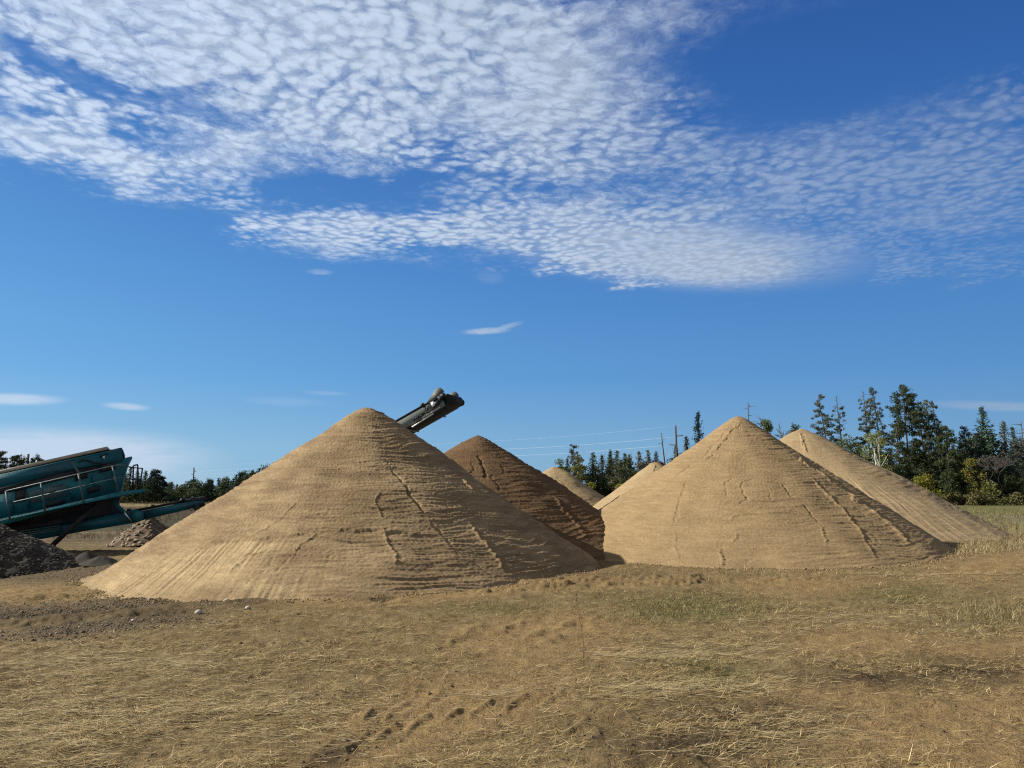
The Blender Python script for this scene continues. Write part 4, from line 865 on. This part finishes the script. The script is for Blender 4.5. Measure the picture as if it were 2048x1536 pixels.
def conifer(h, r, seed, z0=.06, pw=.85, step=.30, k=7, col=(.034, .058, .034), leafs=1.0, droop=.30, lean=(0, 0), gap=0.0, size=.34, tr=.11):
    rs = np.random.RandomState(seed); b, pts = trunk_mesh(h, tr, rs, lean, .04*h/10)
    z = np.arange(z0*h, h*.995, step); P = []; U = []; S = []; br = MB()
    for zi in z:
        t = (zi-z0*h)/(h*(1-z0)); L0 = r*(1-t)**pw*(.35+.65*min(1, t*9+.35))
        if rs.rand() < gap: continue
        for j in range(k):
            L = L0*rs.uniform(.55, 1.12)
            if rs.rand() < gap*.6: continue
            a = rs.uniform(0, 6.28); m = max(2, int(L/.26*leafs)); q = np.linspace(.12, 1, m)+rs.uniform(-.05, .05, m)
            d = np.array([math.cos(a), math.sin(a), 0]); rise = .35*(1-t)*0+.25*t
            zz = -droop*L*q+droop*.55*L*q*q+rise*L*q
            base = along(pts, np.array([zi]), h)[0]
            p = base+d*(L*q)[:, None]+np.array([0, 0, 1])*zz[:, None]+rs.normal(0, .06, (m, 3))
            P.append(p); dd = np.tile(d, (m, 1)); dd[:, 2] += rs.uniform(-.35, .35, m); dd[:, :2] += rs.normal(0, .5, (m, 2)); U.append(dd); S.append(np.full(m, min(1, .45+L*.35)))
    P = np.vstack(P); U = np.vstack(U); S = np.concatenate(S); P = np.repeat(P, 4, 0)+rs.normal(0, .10, (4*len(P), 3)); U = np.repeat(U, 4, 0)+rs.normal(0, .4, (4*len(U), 3)); S = np.repeat(S, 4)
    V, Q = quads(P, U, size*1.3*S*rs.uniform(.7, 1.3, len(P)), size*.62*S*rs.uniform(.7, 1.3, len(P)), rs)
    c = np.array(col)*rs.uniform(.6, 1.4, (len(P), 1)); return b, V, Q, np.repeat(c, 4, 0)
def pine(h, r, seed, z0=.35, dens=1.0, nb=52, col=(.040, .062, .040), prof='cone', lean=(0, 0), clump=.5, bare_top=0.0, side=0.0, size=.26, tr=.15):
    rs = np.random.RandomState(seed); b, pts = trunk_mesh(h, tr, rs, lean, .07*h/14, .035); P = []; U = []; nb = int(nb*1.7); clump *= .72; size *= .84
    for i in range(nb):
        t = (i+rs.rand())/nb; z = h*(z0+(1-z0)*t)
        if prof == 'cone': L = r*(1.05-t)**.75*rs.uniform(.35, 1.1)*min(1, .45+t*3)
        elif prof == 'top': L = r*math.sin(min(1, (t*.92+.12))*math.pi)**.7*rs.uniform(.4, 1.1)
        else: L = r*rs.uniform(.35, 1.0)*(1.08-t)**.5
        L = max(L, .25); a = rs.uniform(0, 6.28)
        if side and math.cos(a)*side < -.2 and rs.rand() < .6: continue
        base = along(pts, np.array([z]), h)[0]; rise = rs.uniform(-.12, .35)*L; tip = base+np.array([math.cos(a)*L, math.sin(a)*L, rise]); mid = (base+tip)/2+np.array([0, 0, rs.uniform(-.12, .05)*L])
        b.tube([base, mid, tip], .035*min(1.5, .4+L*.4), 4, .012)
        if t > 1-bare_top or rs.rand() > dens: continue
        nc = max(1, int(L/.32))
        for j in range(nc):
            q = 1-.62*j/max(1, nc)*rs.uniform(.7, 1.1); cpt = base+(tip-base)*q+rs.normal(0, .12, 3); m = int(34*rs.uniform(.6, 1.3))
            g = unit(rs.normal(size=(m, 3)))*(rs.rand(m, 1)**.45)*np.array([clump, clump, clump*.75])*rs.uniform(.6, 1.25); P.append(cpt+g); u = g+np.array([0, 0, .25]); U.append(u)
    if not P: P = [np.array([[0, 0, h]])]; U = [np.array([[0, 0, 1.]])]
    P = np.vstack(P); U = np.vstack(U)
    V, Q = quads(P, U, size*1.15*rs.uniform(.6, 1.3, len(P)), size*.48*rs.uniform(.6, 1.3, len(P)), rs)
    c = np.array(col)*rs.uniform(.6, 1.45, (len(P), 1)); return b, V, Q, np.repeat(c, 4, 0)
def decid(h, r, seed, z0=.25, col=(.10, .12, .035), col2=None, n=1700, lobes=13, size=.24, tr=.10, stems=1, lean=(0, 0), wob=.15, back=0.0, br=True):
    rs = np.random.RandomState(seed); b, pts = trunk_mesh(h*.9, tr, rs, lean, wob, .02)
    for q in range(1, stems): b2, _ = trunk_mesh(h*.75, tr*.8, rs, (rs.uniform(-.8, .8), 0), wob); b.V += b2.V; b.Q += [[i+b.n for i in f] for f in b2.Q]; b.T += [[i+b.n for i in f] for f in b2.T]; b.n += b2.n
    P = []; U = []
    for j in range(lobes):
        t = 1.0 if j == 0 else rs.rand()**.8; sr = r*rs.uniform(.26, .48); w = r*(math.sin(math.pi*min(1, .20+t*.72))**.7)
        z = max(h*(z0+(1-z0)*t)-sr*.8*t, sr*.6); a = rs.uniform(0, 6.28); rr = max(0, w-sr*.6)*rs.uniform(.2, 1.0)*(0 if j == 0 else 1)
        base = along(pts, np.array([z*.8]), h)[0]; c = np.array([base[0]+rr*math.cos(a), base[1]+rr*math.sin(a), z])
        if br or j % 7 == 1: b.tube([base, (base+c)/2+np.array([0, 0, -.05]), c], .03, 4, .012)
        m = int(n*1.5/lobes*rs.uniform(.6, 1.4)); g = unit(rs.normal(size=(m, 3)))*(rs.rand(m, 1)**.5)*sr*np.array([1.1, 1.1, .85]); P.append(c+g); U.append(rs.normal(size=(m, 3)))
    P = np.vstack(P); U = np.vstack(U); V, Q = quads(P, U, size*.85*rs.uniform(.6, 1.3, len(P)), size*.6*rs.uniform(.6, 1.3, len(P)), rs)
    c = np.array(col)*np.ones((len(P), 1))
    if col2 is not None: c = np.where(rs.rand(len(P), 1) < .4, np.array([col2]), c)
    V = V+np.array([0, back, 0]); c = c*rs.uniform(.6, 1.4, (len(P), 1)); return b, V, Q, np.repeat(c, 4, 0)
def bare(h, seed, spread=.5, depth=5, r0=.10, rmin=.014):
    rs = np.random.RandomState(seed); b = MB()
    def grow(p, d, l, r, k):
        q = p+d*l+rs.normal(0, .04*l, 3); b.tube([p, (p+q)/2+rs.normal(0, .03*l, 3), q], max(r, rmin), 3, max(r*.6, rmin*.8))
        if k == 0: return
        for _ in range(rs.randint(2, 4)):
            nd = d+rs.normal(0, spread, 3); nd[2] = abs(nd[2])*.7+.25; nd /= np.linalg.norm(nd); grow(q if rs.rand() < .7 else p+d*l*.7, nd, l*rs.uniform(.6, .85), r*.6, k-1)
    grow(np.zeros(3), np.array([0, 0, 1.0]), h*.28, r0, depth); f = h/max(v[:, 2].max() for v in b.V); b.V = [v*f for v in b.V]; return b
def snag(h, seed, r0=.16, nb=14, L=.9, lean=(0, 0), z0=.3):
    rs = np.random.RandomState(seed); b, pts = trunk_mesh(h, r0, rs, lean, .03, .05)
    for i in range(nb):
        z = h*rs.uniform(z0, .98); base = along(pts, np.array([z]), h)[0]; a = rs.uniform(0, 6.28); l = L*rs.uniform(.3, 1)
        b.tube([base, base+np.array([math.cos(a)*l*.6, math.sin(a)*l*.6, .02]), base+np.array([math.cos(a)*l, math.sin(a)*l, -.1*l])], .035, 4, .012)
    return b
def plant_tree(name, cat, x, y, parts, bark, label, group=None, z=-.25):
    e = empty(name, (x, y, z), label, cat, group); off = np.array([x, y, z])
    if isinstance(parts, MB): parts = (parts, None, None, None)
    b, V, Q, c = parts
    b.V = [v+off for v in b.V]; b.build('trunk', bark, e)
    if V is not None: mesh_np('crown', V+off, Q, M_leaf, e, False, c)
    return e
def dup(root, loc, s=1.0, rz=0.0, label=None):
    r = root.copy(); C.objects.link(r); r.location = loc; r.scale = (s, s, s*random.uniform(.9, 1.1)); r.rotation_euler = (0, 0, rz)
    if label: r['label'] = label
    for ch_ in list(root.children):
        c = ch_.copy(); C.objects.link(c); c.parent = r
    return r
def top(px, py, Y):
    p = at(px, py, Y); return p[0], p[2]+.25        # x and height above the base (base at z = -.25)
def T(kind, px, py, Y, label, name=None, cat='tree', bark=None, group=None, **k):
    x, h = top(px, py, Y); seed = int(px)
    fn = dict(conifer=conifer, pine=pine, decid=decid)[kind]; w = k.pop('w')*1.22/F*Y/2          # crown width given in photo pixels
    parts = fn(h, w, seed, **k); bx = x-k.get('lean', (0, 0))[0]
    return plant_tree(name or {'conifer': 'spruce_tree', 'pine': 'pine_tree', 'decid': 'leafy_tree'}[kind], cat, bx, Y, parts, bark or M_bark, label, group)
DK = (.054, .068, .029); GR = (.092, .112, .080); OL = (.085, .10, .03); YE = (.24, .21, .03); BR = (.07, .065, .035)
# right-hand wood
T('pine', 1637, 790, 102, 'dense grey green pine just right of the pale pile tip, leaning left', w=76, z0=.10, nb=64, lean=(-1.6, 0), col=GR, clump=.42, dens=1.0, size=.22)
T('pine', 1673, 792, 103, 'half bare pine with crooked twiggy top, second of the tall pines', w=64, z0=.16, nb=56, size=.2, dens=.62, lean=(-.7, 0), col=GR, bare_top=.12, clump=.36)
T('pine', 1727, 783, 104, 'tall pine with a bare pointed tip and branches mostly to the left', w=76, z0=.2, nb=58, size=.22, dens=.85, side=-1, bare_top=.10, lean=(-.5, 0), col=GR, clump=.42)
T('pine', 1746, 777, 106, 'slim tall pine with small crown behind the birch', w=54, z0=.34, nb=54, size=.22, dens=1.0, lean=(-.9, 0), col=GR, clump=.40)
T('pine', 1806, 773, 100, 'tallest pine, a broad flat topped crown on a long bare trunk', w=56, z0=.58, nb=46, prof='top', col=(0.054, 0.074, 0.041), clump=.55, tr=.2, dens=.95)
T('pine', 1836, 799, 103, 'tall dense pine just right of the flat topped one', w=52, z0=.34, nb=52, bare_top=.06, col=DK, lean=(-.4, 0))
T('pine', 1851, 801, 102, 'tall pine with long bare leaning trunk between two others', w=40, z0=.5, nb=34, dens=.8, col=GR, lean=(-1.3, 0), clump=.42)
T('pine', 1865, 803, 101, 'thin tall pine, rightmost of the tall cluster', w=38, z0=.42, nb=34, dens=.75, col=GR, lean=(-.5, 0), clump=.42)
T('conifer', 1964, 814, 98, 'big cone shaped spruce standing highest near the right edge', w=74, pw=.75, step=.34, k=8, col=(0.043, 0.070, 0.043), droop=.2)
T('conifer', 2007, 842, 100, 'pointed grey green spruce right of the big cone shaped one', w=50, pw=.7, col=GR, droop=.1)
T('conifer', 2025, 854, 104, 'small faded spruce tip near the right edge', w=34, col=(0.072, 0.096, 0.072), droop=.1)
plant_tree('bare_tree', 'tree', *(lambda q: (q[0], 97))(top(2042, 842, 97)), snag(top(2042, 842, 97)[1], 9, .12, 40, 1.9, z0=.35), M_greybark, 'bare grey dead tree at the right edge of the photo')
T('pine', 1891, 851, 97, 'dark bushy pine with rounded top left of the big spruce', w=62, z0=.12, nb=60, prof='round', col=DK)
T('pine', 1928, 855, 100, 'pale grey green pine between the dark bushy pine and big spruce', w=48, z0=.2, nb=44, prof='cone', col=(0.072, 0.090, 0.066))
T('pine', 1793, 851, 99, 'dark rounded pine between the birch and the flat topped pine', w=46, z0=.15, nb=50, prof='round', col=DK)
T('decid', 1758, 858, 94, 'birch with white trunk and airy yellow green crown', 'birch_tree', bark=M_birch, w=70, z0=.22, back=1.1, br=False, col=(0.156, 0.180, 0.054), col2=(0.204, 0.204, 0.060), n=2300, lobes=30, size=.20, tr=.11, stems=2, lean=(.5, 0))
T('decid', 1847, 946, 90, 'bright yellow bush by the foot of the pale pile', 'yellow_bush', 'bush', w=62, z0=.08, col=(0.180, 0.163, 0.024), col2=(0.122, 0.139, 0.024), n=2000, lobes=34, size=.22, tr=.04)
T('decid', 1942, 915, 93, 'yellow and orange autumn tree below the big spruce', w=44, z0=.15, col=(0.180, 0.144, 0.030), col2=(0.108, 0.120, 0.036), n=1500, lobes=16, size=.22, tr=.06)
T('decid', 1975, 960, 92, 'olive green bush under the big spruce', 'bush', 'bush', w=60, z0=.08, col=(0.084, 0.102, 0.030), col2=(0.132, 0.120, 0.036), n=1400, lobes=14, size=.24, tr=.05)
plant_tree('bare_tree', 'tree', *(lambda q: (q[0], 93))(top(1995, 905, 93)), bare(top(1995, 905, 93)[1]*1.05, 17, .62, 7, .045), M_greybark, 'bare twiggy grey tree below the pointed spruces at right')
plant_tree('bare_tree', 'tree', *(lambda q: (q[0], 98))(top(1496, 804, 98)), snag(top(1496, 804, 98)[1], 12, .13, 34, 1.6, z0=.5), M_greybark, 'dead bare tree poking up just behind the right pile tip')
T('decid', 1532, 838, 95, 'round pale green tree behind the right slope of the right pile', w=40, z0=.2, col=(0.120, 0.150, 0.072), n=1500, lobes=14, size=.24)
plant_tree('bare_tree', 'tree', *(lambda q: (q[0], 96))(top(1566, 830, 96)), bare(top(1566, 830, 96)[1], 23, .42, 6, .11, .032), M_greybark, 'bare fan shaped leafless tree between the two right piles')
T('decid', 1592, 849, 94, 'dark green leafy tree touching the tip of the pale pile', w=36, z0=.2, col=(0.054, 0.090, 0.036), n=1400, lobes=12, size=.24)
T('decid', 1693, 868, 92, 'low olive tree behind the top slope of the pale pile', w=70, z0=.2, col=(0.090, 0.102, 0.030), n=1800, lobes=18, size=.25)
# middle group between the piles
T('pine', 1148, 891, 118, 'thin pine with a tufted top above the far left end of the middle grove', w=26, z0=.45, nb=26, prof='round', col=GR, dens=.8)
T('decid', 1157, 909, 114, 'yellowing leafy tree near the left end of the middle grove', w=34, z0=.2, col=(0.180, 0.162, 0.036), col2=(0.096, 0.120, 0.036), n=1300, lobes=13, size=.26)
T('decid', 1120, 916, 116, 'green leafy tree just above the small shaded distant pile', w=34, z0=.2, col=(0.096, 0.132, 0.042), n=1300, lobes=13, size=.26)
T('conifer', 1135, 916, 120, 'small grey spruce tucked between the green and yellowing trees', w=26, col=GR)
for px_, py_, Y, w, lab, c_ in [(1186, 904, 114, 34, 'dark spruce with slim spire, right of the yellowing tree', DK), (1204, 909, 117, 32, 'dark spruce second from the left among the middle spires', DK), (1221, 902, 119, 30, 'tall dark spruce behind the brown green round tree', DK),
                              (1234, 900, 121, 34, 'highest spire of the middle spruces', GR), (1250, 907, 118, 28, 'spruce right of the highest middle spire', DK), (1259, 910, 115, 26, 'narrow dark spruce before a gap in the middle grove', DK),
                              (1278, 902, 117, 30, 'pointed spruce standing apart right of the gap', GR), (1296, 902, 119, 28, 'spruce above the purple brown bush', GR), (1312, 903, 124, 24, 'pale thin spruce left of the bare snag', (.07, .085, .07)),
                              (1352, 892, 108, 32, 'small spruce at the foot of the power pole', DK), (1373, 872, 106, 30, 'grey green spruce between the power pole and the tallest spire', GR), (1396, 823, 104, 30, 'tall narrow spruce spire left of the right pile', (.024, .042, .03))]:
    T('conifer', px_, py_, Y, lab, w=w*1.25, col=c_, step=.28, k=7, pw=.8 if px_ != 1396 else .62, z0=.04)
T('decid', 1238, 918, 110, 'brown green rounded tree in front of the middle spruces', w=52, z0=.12, col=(0.066, 0.072, 0.034), n=2000, lobes=20, size=.26)
T('decid', 1183, 964, 104, 'bright yellow green bush at the base of the middle grove', 'bush', 'bush', w=30, z0=.1, col=(0.192, 0.192, 0.036), n=800, lobes=9, size=.24, tr=.04)
T('decid', 1241, 966, 104, 'small yellow bush showing above the far pale pile', 'bush', 'bush', w=34, z0=.1, col=(0.204, 0.204, 0.042), n=800, lobes=9, size=.24, tr=.04)
T('decid', 1290, 920, 111, 'reddish brown bush under the right spruces of the middle grove', 'bush', 'bush', w=44, z0=.1, col=(0.096, 0.072, 0.048), n=1200, lobes=12, size=.25)
T('decid', 1320, 922, 113, 'purple brown bush beside the bare snag', 'bush', 'bush', w=36, z0=.1, col=(0.132, 0.084, 0.084), n=1000, lobes=10, size=.25)
x_, h_ = top(1323, 866, 103); plant_tree('bare_tree', 'tree', x_+.75, 103, snag(h_, 31, .17, 22, 1.1, (-.75, 0), .25), M_bark, 'leaning bare snag left of the power pole')
T('conifer', 1078, 943, 130, 'tiny treetop left of the small shaded distant pile', w=18, col=GR)
# left line of young pines
T('pine', 2, 903, 120, 'tall dark tree at the left edge above the screening machine', w=40, z0=.2, nb=50, prof='round', col=DK)
T('pine', 40, 913, 121, 'bushy pine left of the pole above the screening machine', w=56, z0=.2, nb=60, prof='round', col=DK)
T('pine', 76, 914, 122, 'bushy pine right of the pole above the screening machine', w=40, z0=.2, nb=46, prof='round', col=DK)
T('conifer', 262, 934, 124, 'dark conifer seen through the machine railing', w=36, col=DK)
T('conifer', 276, 940, 126, 'conifer just right of the machine railing', w=22, col=DK)
T('conifer', 292, 940, 124, 'slim spruce between the railing and the spreading pine', w=22, col=DK)
T('pine', 312, 942, 122, 'dark pine with upswept spreading branches right of the machine', w=56, z0=.12, nb=60, prof='cone', col=(0.029, 0.046, 0.031))
random.seed(5); rs = np.random.RandomState(77)
proto = [T('pine', 420, 960, 138, 'small dark young pine in the low line behind the screening machine', w=34, z0=.05, nb=40, prof='cone', col=(0.038, 0.060, 0.034), clump=.5, group='young pines along the far left field'),
         T('conifer', 449, 956, 136, 'small dark young pine in the low line behind the screening machine', w=26, col=(0.036, 0.060, 0.036), group='young pines along the far left field'),
         T('decid', 365, 968, 140, 'small dark young pine in the low line behind the screening machine', w=40, z0=.05, col=(0.054, 0.072, 0.036), n=1300, lobes=14, size=.30, group='young pines along the far left field')]
for o in proto: o.name = 'young_pine_tree'
hp = [h for h in (top(420, 960, 138)[1], top(449, 956, 136)[1], top(365, 968, 140)[1])]
def line_tree(px, py, Y):
    k = rs.randint(3); x, h = top(px, py, Y); dup(proto[k], (x, Y, -.25), h/hp[k]*1.0, rs.uniform(0, 6.28))
for px_ in np.arange(246, 560, 9.5): line_tree(px_+rs.uniform(-4, 4), np.interp(px_, [246, 330, 430, 520, 560], [965, 969, 961, 946, 944])+rs.uniform(-5, 7), rs.uniform(128, 146))
for px_, py_ in [(507, 941), (519, 939), (468, 954), (486, 950), (398, 962), (343, 967)]: line_tree(px_, py_, 130)
for px_ in np.arange(570, 1090, 26): line_tree(px_, 950+rs.uniform(-4, 8), rs.uniform(126, 140))
for px_ in np.arange(-60, 250, 16): line_tree(px_, 948+rs.uniform(-8, 8), rs.uniform(126, 140))
# dark filler trees that close the wood behind the ones above
protoF = [T('conifer', 1560, 900, 116, 'dark spruce filling the shady wood behind the right piles', w=44, col=DK, group='dark spruces inside the wood'), T('pine', 1580, 900, 116, 'dark spruce filling the shady wood behind the right piles', w=52, z0=.05, nb=60, prof='round', col=DK, group='dark spruces inside the wood'),
          T('decid', 1600, 905, 116, 'dark spruce filling the shady wood behind the right piles', w=56, z0=.05, col=(0.042, 0.054, 0.026), n=1800, lobes=18, size=.30, group='dark spruces inside the wood')]
for o in protoF: o.name = 'spruce_tree'
hF = [top(1560, 900, 116)[1], top(1580, 900, 116)[1], top(1600, 905, 116)[1]]
def fill(px, py, Y):
    k = rs.randint(3); x, h = top(px, py, Y); dup(protoF[k], (x, Y, -.25), h/hF[k], rs.uniform(0, 6.28))
for px_ in np.arange(1500, 2200, 13): fill(px_+rs.uniform(-5, 5), np.interp(px_, [1500, 1640, 1720, 1780, 1830, 1900, 2200], [880, 890, 885, 905, 895, 880, 872])+rs.uniform(-10, 22), rs.uniform(104, 122))
for px_ in np.arange(1700, 2200, 15): fill(px_+rs.uniform(-5, 5), 938+rs.uniform(-16, 22), rs.uniform(93, 101))
for px_ in np.arange(1110, 1480, 13): fill(px_+rs.uniform(-5, 5), np.interp(px_, [1110, 1200, 1330, 1480], [936, 925, 926, 880])+rs.uniform(-5, 14), rs.uniform(112, 126))
# brush along the edge of the right field
protoB = [T('decid', 1900, 985, 89, 'low olive and tan brush at the edge of the right field', 'bush', 'bush', w=40, z0=.05, col=(0.074, 0.082, 0.026), col2=(0.134, 0.112, 0.045), n=600, lobes=10, size=.22, tr=.03, group='brush along the field edge'),
          T('decid', 1930, 988, 89, 'low olive and tan brush at the edge of the right field', 'bush', 'bush', w=30, z0=.05, col=(0.119, 0.104, 0.045), col2=(0.067, 0.074, 0.026), n=500, lobes=10, size=.20, tr=.03, group='brush along the field edge')]
hB = [top(1900, 985, 89)[1], top(1930, 988, 89)[1]]
for px_ in np.arange(1820, 2160, 11):
    k = rs.randint(2); x, h = top(px_, 988+rs.uniform(-8, 6), 89); dup(protoB[k], (x, rs.uniform(86, 92), -.25), h/hB[k], rs.uniform(0, 6.28))
